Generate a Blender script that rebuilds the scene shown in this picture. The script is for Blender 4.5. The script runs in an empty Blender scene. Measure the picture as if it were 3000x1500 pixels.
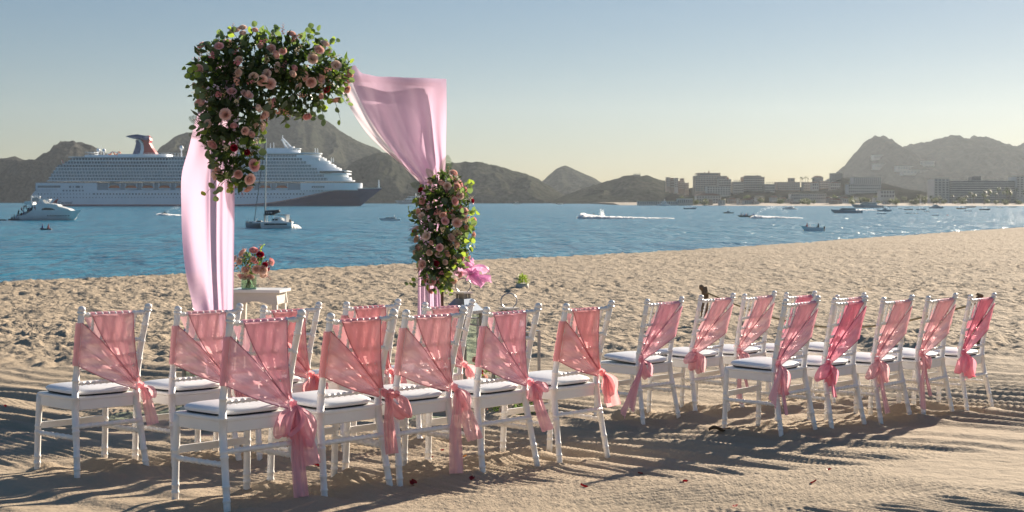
import bpy, math, random
import numpy as np
from mathutils import Vector, Matrix
R = math.radians
rng = random.Random(7)
SC = bpy.context.scene
COL = SC.collection

# ------------------------------------------------------------------ camera, sky, sun, exposure
CZ = 6.0                 # eye height above the sea
F, YH = 4166.7, 585.0    # focal length and horizon row of a 3000 px wide picture (50 mm lens)
SUN_AZ, SUN_EL = 35.0, 18.0
cam = bpy.data.cameras.new('camera')
cam_ob = bpy.data.objects.new('camera', cam)
COL.objects.link(cam_ob)
cam_ob.location = (0, 0, CZ)
cam_ob.rotation_euler = (R(90), 0, 0)
cam.lens, cam.sensor_width = 50, 36
cam.shift_y = -(750 - YH) / 3000
cam.clip_start, cam.clip_end = 0.1, 30000
cam.dof.use_dof = True
cam.dof.focus_distance = 9.0
cam.dof.aperture_fstop = 9.0
SC.camera = cam_ob

world = bpy.data.worlds.new('World')
SC.world = world
world.use_nodes = True
wn = world.node_tree
sky = wn.nodes.new('ShaderNodeTexSky')
sky.sky_type = 'NISHITA'
sky.sun_disc = False
sky.sun_elevation = R(SUN_EL)
sky.sun_rotation = R(SUN_AZ)
sky.altitude = 10
sky.air_density = 1.0
sky.dust_density = 0.1
sky.ozone_density = 2.4
bgn = wn.nodes['Background']
gam = wn.nodes.new('ShaderNodeGamma')           # evens out the glare towards the sun, for the whole sky alike
gam.inputs['Gamma'].default_value = 0.60
hsv = wn.nodes.new('ShaderNodeHueSaturation')
hsv.inputs['Saturation'].default_value = 1.5
wn.links.new(sky.outputs[0], gam.inputs['Color'])
wn.links.new(gam.outputs[0], hsv.inputs['Color'])
tint = wn.nodes.new('ShaderNodeMix')
tint.data_type, tint.blend_type = 'RGBA', 'MULTIPLY'
tint.inputs['Factor'].default_value = 1.0
tint.inputs[7].default_value = (1.0, 0.978, 1.045, 1)
wn.links.new(hsv.outputs[0], tint.inputs[6])
wn.links.new(tint.outputs[2], bgn.inputs['Color'])
bgn.inputs['Strength'].default_value = 0.064

sun = bpy.data.lights.new('sun', 'SUN')
sun.energy = 5.0
sun.angle = R(0.6)
sun.color = (1.0, 0.86, 0.69)
sun_ob = bpy.data.objects.new('sun', sun)
COL.objects.link(sun_ob)
SUN = Vector((math.sin(R(SUN_AZ)) * math.cos(R(SUN_EL)), math.cos(R(SUN_AZ)) * math.cos(R(SUN_EL)), math.sin(R(SUN_EL))))
sun_ob.rotation_euler = (-SUN).to_track_quat('-Z', 'Y').to_euler()
sun_ob.location = (40, 40, 60)

SC.view_settings.view_transform = 'Standard'
SC.view_settings.look = 'None'
SC.view_settings.exposure = 1.2
SC.view_settings.gamma = 1.0
SC.view_settings.use_curve_mapping = False
SC.render.engine = 'CYCLES'
SC.cycles.max_bounces = 8
SC.cycles.transparent_max_bounces = 24
SC.cycles.volume_bounces = 0
SC.cycles.caustics_reflective = False
SC.cycles.caustics_refractive = False
SC.cycles.use_denoising = True

# ------------------------------------------------------------------ helpers
def at(x, y, Y):
    """world point at depth Y seen at photo pixel (x, y)"""
    return Vector(((x - 1500) / F * Y, Y, CZ - (y - YH) / F * Y))

def sea_depth(y):
    return CZ * F / (y - YH)

def tag(o, label=None, cat=None, group=None, kind=None):
    if label: o['label'] = label
    if cat: o['category'] = cat
    if group: o['group'] = group
    if kind: o['kind'] = kind
    return o

def empty(name, loc=(0, 0, 0), rz=0.0, label=None, cat=None, group=None, parent=None):
    o = bpy.data.objects.new(name, None)
    COL.objects.link(o)
    o.location = loc
    o.rotation_euler = (0, 0, rz)
    o.empty_display_size = 0.1
    if parent: o.parent = parent
    return tag(o, label, cat, group)

def link(name, mesh, parent=None):
    o = bpy.data.objects.new(name, mesh)
    COL.objects.link(o)
    if parent: o.parent = parent
    return o

class MB:
    """collects geometry for one mesh"""
    def __init__(s):
        s.v, s.f, s.m = [], [], []
    def add(s, vs, fs, mi=0):
        o = len(s.v)
        s.v.extend([tuple(p) for p in vs])
        s.f.extend([tuple(i + o for i in f) for f in fs])
        s.m.extend([mi] * len(fs))
        return s
    def box(s, c, size, rz=0.0, mi=0, taper=1.0):
        hx, hy, hz = size[0] / 2, size[1] / 2, size[2] / 2
        cs, sn = math.cos(rz), math.sin(rz)
        vs = []
        for dz, t in ((-hz, 1.0), (hz, taper)):
            for dx, dy in ((-hx, -hy), (hx, -hy), (hx, hy), (-hx, hy)):
                dx, dy = dx * t, dy * t
                vs.append((c[0] + dx * cs - dy * sn, c[1] + dx * sn + dy * cs, c[2] + dz))
        return s.add(vs, [(3, 2, 1, 0), (4, 5, 6, 7), (0, 1, 5, 4), (1, 2, 6, 5), (2, 3, 7, 6), (3, 0, 4, 7)], mi)
    def bar(s, a, b, w, h=None, mi=0):
        return s.tube([a, b], [w, w] if h is None else [w, h], 6, mi)
    def tube(s, path, radii, n=8, mi=0, cap=True):
        P = [Vector(p) for p in path]
        rings, k = [], len(P)
        up = None
        for i in range(k):
            t = (P[min(i + 1, k - 1)] - P[max(i - 1, 0)])
            t = t.normalized() if t.length > 1e-9 else Vector((0, 0, 1))
            if up is None:
                up = Vector((1, 0, 0)) if abs(t.x) < 0.8 else Vector((0, 1, 0))
            u = (up - t * up.dot(t)).normalized()
            w = t.cross(u)
            up = u
            r = radii[i] if hasattr(radii, '__len__') else radii
            rings.append([P[i] + (u * math.cos(2 * math.pi * j / n) + w * math.sin(2 * math.pi * j / n)) * r for j in range(n)])
        vs = [p for ring in rings for p in ring]
        fs = [(i * n + j, i * n + (j + 1) % n, (i + 1) * n + (j + 1) % n, (i + 1) * n + j) for i in range(k - 1) for j in range(n)]
        if cap:
            fs += [tuple(range(n - 1, -1, -1)), tuple((k - 1) * n + j for j in range(n))]
        return s.add(vs, fs, mi)
    def ball(s, c, r, n=8, k=6, mi=0):
        rx, ry, rz = (r, r, r) if not hasattr(r, '__len__') else r
        vs = [(c[0], c[1], c[2] - rz)]
        for i in range(1, k):
            a = -math.pi / 2 + math.pi * i / k
            for j in range(n):
                b = 2 * math.pi * j / n
                vs.append((c[0] + rx * math.cos(a) * math.cos(b), c[1] + ry * math.cos(a) * math.sin(b), c[2] + rz * math.sin(a)))
        vs.append((c[0], c[1], c[2] + rz))
        fs = [(0, 1 + (j + 1) % n, 1 + j) for j in range(n)]
        for i in range(k - 2):
            for j in range(n):
                fs.append((1 + i * n + j, 1 + i * n + (j + 1) % n, 1 + (i + 1) * n + (j + 1) % n, 1 + (i + 1) * n + j))
        top = len(vs) - 1
        fs += [(top, 1 + (k - 2) * n + j, 1 + (k - 2) * n + (j + 1) % n) for j in range(n)]
        return s.add(vs, fs, mi)
    def grid(s, rows, mi=0, close=False):
        nr, nc = len(rows), len(rows[0])
        vs = [p for r in rows for p in r]
        fs = []
        for i in range(nr - 1):
            for j in range(nc if close else nc - 1):
                j2 = (j + 1) % nc
                fs.append((i * nc + j, i * nc + j2, (i + 1) * nc + j2, (i + 1) * nc + j))
        return s.add(vs, fs, mi)
    def prism(s, outline, thick, mi=0):
        """closed outline of 3-D points pushed along the vector thick"""
        n = len(outline)
        t = Vector(thick)
        vs = [Vector(p) for p in outline] + [Vector(p) + t for p in outline]
        fs = [tuple(range(n)), tuple(range(2 * n - 1, n - 1, -1))]
        fs += [(j, n + j, n + (j + 1) % n, (j + 1) % n) for j in range(n)]
        return s.add(vs, fs, mi)
    def mesh(s, name, mats, smooth=False):
        me = bpy.data.meshes.new(name)
        me.from_pydata(s.v, [], s.f)
        mats = mats if isinstance(mats, (list, tuple)) else [mats]
        for m in mats: me.materials.append(m)
        if any(s.m): me.polygons.foreach_set('material_index', s.m)
        if smooth: me.polygons.foreach_set('use_smooth', [True] * len(s.f))
        me.update()
        return me
    def build(s, name, mats, parent=None, smooth=False):
        return link(name, s.mesh(name, mats, smooth), parent)

def cat(pts, n):
    """Catmull-Rom samples through pts"""
    P = [Vector(p) for p in pts]
    P = [P[0] * 2 - P[1]] + P + [P[-1] * 2 - P[-2]]
    out, seg = [], len(P) - 3
    for i in range(n):
        t = i / (n - 1) * seg
        k = min(int(t), seg - 1)
        t -= k
        a, b, c, d = P[k:k + 4]
        out.append(0.5 * ((2 * b) + (c - a) * t + (2 * a - 5 * b + 4 * c - d) * t * t + (3 * b - a - 3 * c + d) * t ** 3))
    return out

def smooth01(a, b, x):
    t = np.clip((x - a) / (b - a), 0, 1)
    return t * t * (3 - 2 * t)

def hash2(ix, iy, seed):
    h = (ix.astype(np.int64) * 374761393 + iy.astype(np.int64) * 668265263 + seed * 974711) & 0xFFFFFFFF
    h = ((h ^ (h >> 13)) * 1274126177) & 0xFFFFFFFF
    h = (h ^ (h >> 16)) & 0xFFFFFFFF
    return h / 4294967295.0

def vnoise(x, y, seed=0):
    xi, yi = np.floor(x), np.floor(y)
    fx, fy = x - xi, y - yi
    fx, fy = fx * fx * fx * (fx * (fx * 6 - 15) + 10), fy * fy * fy * (fy * (fy * 6 - 15) + 10)
    a, b = hash2(xi, yi, seed), hash2(xi + 1, yi, seed)
    c, d = hash2(xi, yi + 1, seed), hash2(xi + 1, yi + 1, seed)
    return (a + (b - a) * fx) * (1 - fy) + (c + (d - c) * fx) * fy

def fbm(x, y, oct=4, seed=0):
    s, amp, tot = 0.0, 1.0, 0.0
    for i in range(oct):
        s = s + amp * vnoise(x * 2 ** i + 17.3 * i, y * 2 ** i - 9.1 * i, seed + i)
        tot += amp
        amp *= 0.5
    return s / tot

def grid_mesh(name, X, Y, Z, mat, smooth=True):
    nr, nc = X.shape
    co = np.stack([X, Y, Z], -1).reshape(-1, 3).astype(np.float32)
    i, j = np.meshgrid(np.arange(nr - 1), np.arange(nc - 1), indexing='ij')
    a = (i * nc + j).ravel()
    q = np.stack([a, a + 1, a + nc + 1, a + nc], -1).astype(np.int32)
    me = bpy.data.meshes.new(name)
    me.vertices.add(len(co)); me.vertices.foreach_set('co', co.ravel())
    me.loops.add(q.size); me.loops.foreach_set('vertex_index', q.ravel())
    me.polygons.add(len(q))
    me.polygons.foreach_set('loop_start', np.arange(0, q.size, 4, dtype=np.int32))
    me.polygons.foreach_set('loop_total', np.full(len(q), 4, dtype=np.int32))
    me.polygons.foreach_set('use_smooth', np.full(len(q), smooth))
    me.materials.append(mat)
    me.update(calc_edges=True)
    return me

# ------------------------------------------------------------------ materials
class NT:
    def __init__(s, name):
        s.mat = bpy.data.materials.new(name)
        s.mat.use_nodes = True
        s.t = s.mat.node_tree
        s.t.nodes.clear()
        s.out = s.t.nodes.new('ShaderNodeOutputMaterial')
    def n(s, kind, ins=None, **props):
        nd = s.t.nodes.new('ShaderNode' + kind)
        for k, v in props.items(): setattr(nd, k, v)
        for k, v in (ins or {}).items():
            if hasattr(v, 'links') or isinstance(v, bpy.types.NodeSocket): s.t.links.new(v, nd.inputs[k])
            else: nd.inputs[k].default_value = v
        return nd
    def l(s, a, b): s.t.links.new(a, b)
    def noise(s, scale, detail=4, vec=None, rough=0.55, dist=0.0):
        ins = {'Scale': scale, 'Detail': detail, 'Roughness': rough, 'Distortion': dist}
        if vec is not None: ins['Vector'] = vec
        return s.n('TexNoise', ins)
    def coord(s, which='Object'): return s.n('TexCoord').outputs[which]
    def ramp(s, fac, stops):
        r = s.n('ValToRGB', {'Fac': fac})
        el = r.color_ramp.elements
        while len(el) < len(stops): el.new(0.5)
        for e, (p, c) in zip(el, stops):
            e.position = p
            e.color = (*c, 1) if len(c) == 3 else c
        return r.outputs['Color']
    def math(s, op, a, b=0.0, c=0.0):
        return s.n('Math', {0: a, 1: b, 2: c}, operation=op).outputs[0]
    def mix(s, fac, a, b):
        m = s.n('Mix', data_type='RGBA')
        for sock, v in ((m.inputs['Factor'], fac), (m.inputs[6], a), (m.inputs[7], b)):
            if isinstance(v, bpy.types.NodeSocket): s.l(v, sock)
            else: sock.default_value = v if not isinstance(v, tuple) or len(v) == 4 else (*v, 1)
        return m.outputs[2]

def vary(c, d):
    return tuple(max(0, x * (1 + d)) for x in c)

def mat_plain(name, c, rough=0.5, var=0.12, scale=6.0, bump=0.0, bscale=40.0, metal=0.0, coord='Object', spec=0.5):
    m = NT(name)
    co = m.coord(coord)
    nz = m.noise(scale, 4, co)
    col = m.ramp(nz.outputs[0], [(0.3, vary(c, -var)), (0.7, vary(c, var))])
    b = m.n('BsdfPrincipled', {'Base Color': col, 'Roughness': rough, 'Metallic': metal, 'Specular IOR Level': spec})
    if bump:
        n2 = m.noise(bscale, 3, co)
        bp = m.n('Bump', {'Height': n2.outputs[0], 'Strength': bump, 'Distance': 0.01})
        m.l(bp.outputs[0], b.inputs['Normal'])
    m.l(b.outputs[0], m.out.inputs[0])
    return m.mat

def mat_cloth(name, c, trans=0.45, clear=0.12, tc=None, var=0.08, weave=True):
    """thin cloth: part diffuse, part translucent, part see-through"""
    m = NT(name)
    co = m.coord('Object')
    nz = m.noise(7.0, 3, co)
    col = m.ramp(nz.outputs[0], [(0.3, vary(c, -var)), (0.7, vary(c, var))])
    d = m.n('BsdfDiffuse', {'Color': col})
    t = m.n('BsdfTranslucent', {'Color': (*(tc or c), 1)})
    sh = m.n('MixShader', {0: trans, 1: d.outputs[0], 2: t.outputs[0]})
    g = m.n('BsdfGlossy', {'Color': (1, 0.95, 0.95, 1), 'Roughness': 0.38})
    s2 = m.n('MixShader', {0: 0.05, 1: sh.outputs[0], 2: g.outputs[0]})
    tr = m.n('BsdfTransparent', {'Color': (*[min(1, x * 0.4 + 0.6) for x in c], 1)})
    lw = m.n('LayerWeight', {'Blend': 0.35})
    fac = m.math('MULTIPLY', m.math('SUBTRACT', 1.0, lw.outputs['Facing']), clear * 1.25)
    s3 = m.n('MixShader', {0: fac, 1: s2.outputs[0], 2: tr.outputs[0]})
    m.l(s3.outputs[0], m.out.inputs[0])
    return m.mat

def mat_leaf(name, c, tc, trans=0.4, var=0.25, rough=0.45):
    m = NT(name)
    co = m.coord('Object')
    info = m.n('ObjectInfo')
    nz = m.noise(30.0, 2, co)
    f = m.math('ADD', m.math('MULTIPLY', nz.outputs[0], 0.5), m.math('MULTIPLY', info.outputs['Random'], 0.5))
    col = m.ramp(f, [(0.2, vary(c, -var)), (0.8, vary(c, var))])
    b = m.n('BsdfPrincipled', {'Base Color': col, 'Roughness': rough, 'Specular IOR Level': 0.35})
    t = m.n('BsdfTranslucent', {'Color': (*tc, 1)})
    sh = m.n('MixShader', {0: trans, 1: b.outputs[0], 2: t.outputs[0]})
    m.l(sh.outputs[0], m.out.inputs[0])
    return m.mat
# ------------------------------------------------------------------ sand, sea, hills, air
ROW = (math.cos(R(44)), math.sin(R(44)))       # along the chair rows, and along the shore
SEAW = (-ROW[1], ROW[0])                       # towards the sea

def crest_y(X):
    """where the sand breaks down to the water"""
    return np.interp(X, [-400, -60, -30, -12.2, -1.1, 12.3, 34.5, 70, 400], [-420, -18, 13, 33.4, 45.9, 61.5, 96.0, 150, 640])

def ground_base(X, Y):
    """smooth height of the beach (world z)"""
    t = 1.104 + 0.052 * np.minimum(Y, 60)
    lim = 1.90
    k = 0.12
    drop = -k * np.log(np.exp(-t / k) + np.exp(-lim / k))
    # gentle rise of the berm on the right
    drop = drop - 0.10 * smooth01(3, 16, X) * smooth01(14, 30, Y)
    d = Y - crest_y(X)
    drop = drop + 0.13 * np.maximum(d + 1.5, 0) ** 1.12 * (d > -1.5)
    return CZ - np.minimum(drop, 8.0)

MOUNDS = []     # (x, y, radius, height) little heaps round the chair feet

def ground(X, Y, fine=True):
    X = np.asarray(X, dtype=np.float64); Y = np.asarray(Y, dtype=np.float64)
    z = ground_base(X, Y)
    a = X * ROW[0] + Y * ROW[1]
    b = X * SEAW[0] + Y * SEAW[1]
    edge = Y + 2.2 * (vnoise(X * 0.35, Y * 0.35, 3) - 0.5) + 0.35 * X * (X < 0) * -0.25
    lump = smooth01(15.0, 17.6, edge)
    # trampled sand: footprints and scuffs
    u = (fbm(X * 5.2 + 3, Y * 4.2, 3, 11) - 0.5)
    w = 1 - np.abs(2 * vnoise(X * 4.4 + 1.7 * u, Y * 3.4 + 9, 21) - 1)
    big = fbm(X * 0.55, Y * 0.4, 2, 41) - 0.5
    near = 1.0 - 0.35 * smooth01(26, 60, Y)
    patch = 0.85 + 0.35 * smooth01(0.3, 0.7, fbm(X * 0.22 + 2, Y * 0.16, 3, 55))
    tramp = patch * (0.098 * u + 0.044 * (w - 0.5) + 0.05 * big) * near
    tramp = tramp + 0.09 * smooth01(0.52, 0.75, fbm(X * 0.8, Y * 0.9, 3, 77)) * smooth01(2.5, 4, X + 3) * (1 - smooth01(17.5, 22, Y))
    # raked sand: wavy ridges across the rows, smoother swath along the rear path
    wob = fbm(X * 0.7, Y * 0.7, 2, 5) - 0.5
    bc = b - (4.75 - 0.33 * np.clip(X, -3, 5)) + 0.35 * wob
    path = 1 - smooth01(0.30, 0.55, np.abs(bc))
    ph = (a + 0.75 * wob + 0.30 * vnoise(a * 1.6, b * 0.7, 8) + 0.08 * b) / 0.40
    fr = ph - np.floor(ph)
    saw = np.where(fr < 0.26, fr / 0.26, (1 - fr) / 0.74)
    saw = saw * saw * (3 - 2 * saw)
    amp = 0.010 + 0.048 * vnoise(a * 0.9 + 4, b * 0.5, 15) ** 1.4
    ridges = amp * (saw - 0.5)
    ph2 = (b + 0.35 * wob + 0.25 * vnoise(a * 0.5, b * 1.5, 9)) / 0.55
    fr2 = ph2 - np.floor(ph2)
    saw2 = np.where(fr2 < 0.7, fr2 / 0.7, (1 - fr2) / 0.3)
    swath = 0.016 * (saw2 - 0.5) * (0.3 + vnoise(a * 0.6, b * 2, 19))
    rake = ridges * (1 - path) + swath * path + 0.03 * (fbm(X * 0.5, Y * 0.5, 2, 33) - 0.5)
    rake = rake + 0.010 * (fbm(X * 5, Y * 5, 3, 61) - 0.5)
    if fine:
        # comb lines
        g = np.sin((a + 0.35 * wob + 0.03 * vnoise(a * 5, b * 2, 81)) * 2 * math.pi / 0.058) * (1 - path) + np.sin((b + 0.4 * wob + 0.02 * vnoise(a * 2, b * 5, 82)) * 2 * math.pi / 0.052) * path
        gm = smooth01(0.25, 0.5, vnoise(a * 0.8 + 7, b * 0.8, 91))
        rake = rake + 0.0060 * g * gm * (1 - smooth01(11, 15, Y))
    z = z + tramp * lump + rake * (1 - lump)
    z = z - 0.05 * np.exp(-(((X + 1.98) / 0.19) ** 2 + ((Y - 15.0) / 0.45) ** 2))
    for (mx, my, mr, mh) in MOUNDS:
        sel = (np.abs(X - mx) < 2 * mr) & (np.abs(Y - my) < 2 * mr)
        if sel.any():
            xs, ys = X[sel], Y[sel]
            z[sel] += mh * np.exp(-((xs - mx) ** 2 + (ys - my) ** 2) / (mr * mr) * 1.6) * (0.5 + vnoise(xs * 7, ys * 7, 31))
    return z

def gz(x, y):
    return float(ground(np.array([x]), np.array([y]), False)[0])

def mat_sand():
    m = NT('sand')
    geo = m.n('NewGeometry')
    pos = geo.outputs['Position']
    n1 = m.noise(0.55, 4, pos)
    n2 = m.noise(420.0, 2, pos)
    n3 = m.noise(14.0, 4, pos)
    c = m.ramp(n1.outputs[0], [(0.3, (0.365, 0.295, 0.213)), (0.7, (0.44, 0.36, 0.265))])
    c = m.mix(m.math('MULTIPLY', n3.outputs[0], 0.35), c, (0.45, 0.365, 0.265))
    grain = m.ramp(n2.outputs[0], [(0.30, (0.55, 0.52, 0.5)), (0.5, (1, 1, 1)), (0.72, (1.25, 1.22, 1.2))])
    mm = m.n('Mix', data_type='RGBA', blend_type='MULTIPLY')
    mm.inputs['Factor'].default_value = 0.55
    m.l(c, mm.inputs[6]); m.l(grain, mm.inputs[7])
    b = m.n('BsdfPrincipled', {'Base Color': mm.outputs[2], 'Roughness': 0.95, 'Specular IOR Level': 0.15})
    h1 = m.noise(55.0, 4, pos, 0.65)
    h2 = m.noise(9.0, 4, pos, 0.6)
    hh = m.math('ADD', m.math('MULTIPLY', h1.outputs[0], 0.25), h2.outputs[0])
    h3 = m.noise(5.5, 3, pos, 0.6)
    far = m.n('MapRange', {'Value': m.n('SeparateXYZ', {0: pos}).outputs['Y'], 'From Min': 15.0, 'From Max': 19.0, 'To Min': 0.0, 'To Max': 4.2}).outputs[0]
    hh = m.math('ADD', hh, m.math('MULTIPLY', h3.outputs[0], far))
    bp = m.n('Bump', {'Height': hh, 'Strength': 0.65, 'Distance': 0.035})
    m.l(bp.outputs[0], b.inputs['Normal'])
    m.l(b.outputs[0], m.out.inputs[0])
    return m.mat

def build_sand():
    rows = [3.0]
    while rows[-1] < 230:
        Y = rows[-1]
        rows.append(Y + min(0.72 * Y * Y / 2133 * (1.0 if Y > 5.5 else 1.3), 0.0051 * Y))
    Yv = np.array([-40, -15, -4, 0, 1.5] + rows + [280, 400, 640])
    t = np.linspace(-0.48, 0.48, 800)
    T = np.concatenate([[-30, -8, -3, -1.5, -1.0, -0.75, -0.6], t, [0.6, 0.75, 1.0, 1.5, 3, 8, 30]])
    W = np.maximum(Yv, 3.0)
    Xg = np.clip(T[None, :] * W[:, None], -150, 300)
    Xg = Xg + np.linspace(0, 0.01, Xg.shape[1])[None, :]
    Yg = np.repeat(Yv[:, None], Xg.shape[1], 1)
    Zg = ground(Xg, Yg)
    o = link('beach_sand', grid_mesh('beach_sand', Xg, Yg, Zg, mat_sand()))
    tag(o, 'pale raked and trampled sand of the beach', kind='structure')

def mat_sea():
    m = NT('sea_water')
    geo = m.n('NewGeometry')
    pos = geo.outputs['Position']
    mp = m.n('Mapping', {'Vector': pos, 'Scale': (0.75, 0.26, 1.0), 'Rotation': (0, 0, R(6))})
    w1 = m.noise(0.8, 4, mp.outputs[0], 0.6, 0.5)
    w2 = m.noise(0.17, 3, mp.outputs[0], 0.55, 0.3)
    mp2 = m.n('Mapping', {'Vector': pos, 'Scale': (0.006, 0.03, 1.0)})
    big = m.noise(1.0, 3, mp2.outputs[0])
    h = m.math('ADD', m.math('MULTIPLY', w1.outputs[0], 0.8), m.math('MULTIPLY', w2.outputs[0], 2.2))
    st = m.math('MULTIPLY_ADD', big.outputs[0], 0.45, 0.48)
    bp = m.n('Bump', {'Height': h, 'Strength': st, 'Distance': 2.2})
    col = m.ramp(big.outputs[0], [(0.35, (0.006, 0.135, 0.225)), (0.65, (0.010, 0.17, 0.255))])
    b = m.n('BsdfPrincipled', {'Base Color': col, 'Roughness': 0.24, 'IOR': 1.333, 'Specular IOR Level': 0.42, 'Normal': bp.outputs[0]})
    m.l(b.outputs[0], m.out.inputs[0])
    return m.mat

def build_sea():
    Yv = np.concatenate([[-40, 0, 20], np.geomspace(30, 4300, 320)])
    T = np.linspace(-0.62, 0.62, 300)
    T = np.concatenate([[-60, -6, -2, -1], T, [1, 2, 6, 60]])
    X = np.clip(T[None, :] * np.maximum(Yv, 30)[:, None], -3900, 3900)
    X = X + np.linspace(0, 0.02, X.shape[1])[None, :]
    Y = np.repeat(Yv[:, None], X.shape[1], 1)
    w = 0.22 * (fbm(X * 0.10, Y * 0.22, 3, 5) - 0.5) * smooth01(25, 60, Y)
    o = link('sea', grid_mesh('sea', X, Y, w, mat_sea()))
    tag(o, 'choppy blue bay water', kind='structure')

def mat_hill(name, c1, c2, c3, scale):
    m = NT(name)
    pos = m.n('NewGeometry').outputs['Position']
    n1 = m.noise(scale, 5, pos, 0.65)
    n2 = m.noise(scale * 9, 5, pos, 0.65)
    mp = m.n('Mapping', {'Vector': pos, 'Scale': (1, 1, 0.25)})
    n3 = m.noise(scale * 3, 4, mp.outputs[0], 0.7)
    c = m.ramp(n1.outputs[0], [(0.32, c1), (0.55, c2), (0.72, c3)])
    sp = m.ramp(n2.outputs[0], [(0.42, (0.45, 0.48, 0.42)), (0.58, (1.35, 1.35, 1.35))])
    mm = m.n('Mix', data_type='RGBA', blend_type='MULTIPLY')
    mm.inputs['Factor'].default_value = 0.85
    m.l(c, mm.inputs[6]); m.l(sp, mm.inputs[7])
    b = m.n('BsdfPrincipled', {'Base Color': mm.outputs[2], 'Roughness': 1.0, 'Specular IOR Level': 0.0})
    h = m.math('ADD', n3.outputs[0], m.math('MULTIPLY', n2.outputs[0], 0.5))
    bp = m.n('Bump', {'Height': h, 'Strength': 0.7, 'Distance': 6.0})
    m.l(bp.outputs[0], b.inputs['Normal'])
    m.l(b.outputs[0], m.out.inputs[0])
    return m.mat

HILLS = {}
def hill(name, label, sky_disp, Yc, front, back, mat, rough=1.0, seed=0, gully=1.0, power=0.8, zmin=-0.5):
    """ridge whose crest stands at depth Yc; sky_disp: skyline in 2576 px picture units"""
    k = 1.1646
    xs = np.array([p[0] * k for p in sky_disp]); ys = np.array([p[1] * k for p in sky_disp])
    wx = (xs - 1500) / F * Yc
    wz = CZ - (ys - YH) / F * Yc
    n = 480
    X1 = np.linspace(wx[0], wx[-1], n)
    H = np.interp(X1, wx, wz)
    ker = np.hanning(5); ker /= ker.sum()
    H = np.convolve(np.pad(H, 2, 'edge'), ker, 'valid')
    s = np.concatenate([np.linspace(0, 1, 46), np.linspace(1, 2, 16)[1:]])
    prof = np.where(s <= 1, np.power(np.clip(s, 0, 1), power), 1 - smooth01(1, 2, s))
    Yr = np.where(s <= 1, Yc - front * (1 - s), Yc + back * (s - 1))
    X = np.repeat(X1[None, :], len(s), 0)
    Y = np.repeat(Yr[:, None], n, 1)
    L = Yc / 3000.0
    g = 1 - np.abs(2 * fbm(X / (75 * L) + 0.5 * fbm(X / 60, Y / 60, 2, seed + 9), Y / (260 * L), 4, seed) - 1)
    nz = fbm(X / (24 * L), Y / (24 * L), 5, seed + 5) - 0.5
    mid = np.sin(np.clip(s, 0, 1) * math.pi)[:, None]
    Z = H[None, :] * prof[:, None] + gully * (g - 0.75) * 44 * L * mid * np.clip(H[None, :] / 90, 0.15, 1.4) + rough * nz * 12 * L * np.clip(H[None, :] / 50, 0, 1)
    Y = Y + 30 * L * (fbm(X / 90, Y / 200, 3, seed + 2) - 0.5)
    Z[0, :] = zmin; Z[-1, :] = zmin
    Z = np.maximum(Z, zmin)
    o = link(name, grid_mesh(name, X, Y, Z, mat))
    tag(o, label, kind='structure')
    HILLS[label] = (wx, wz, Yc, front, power)
    return o

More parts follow.
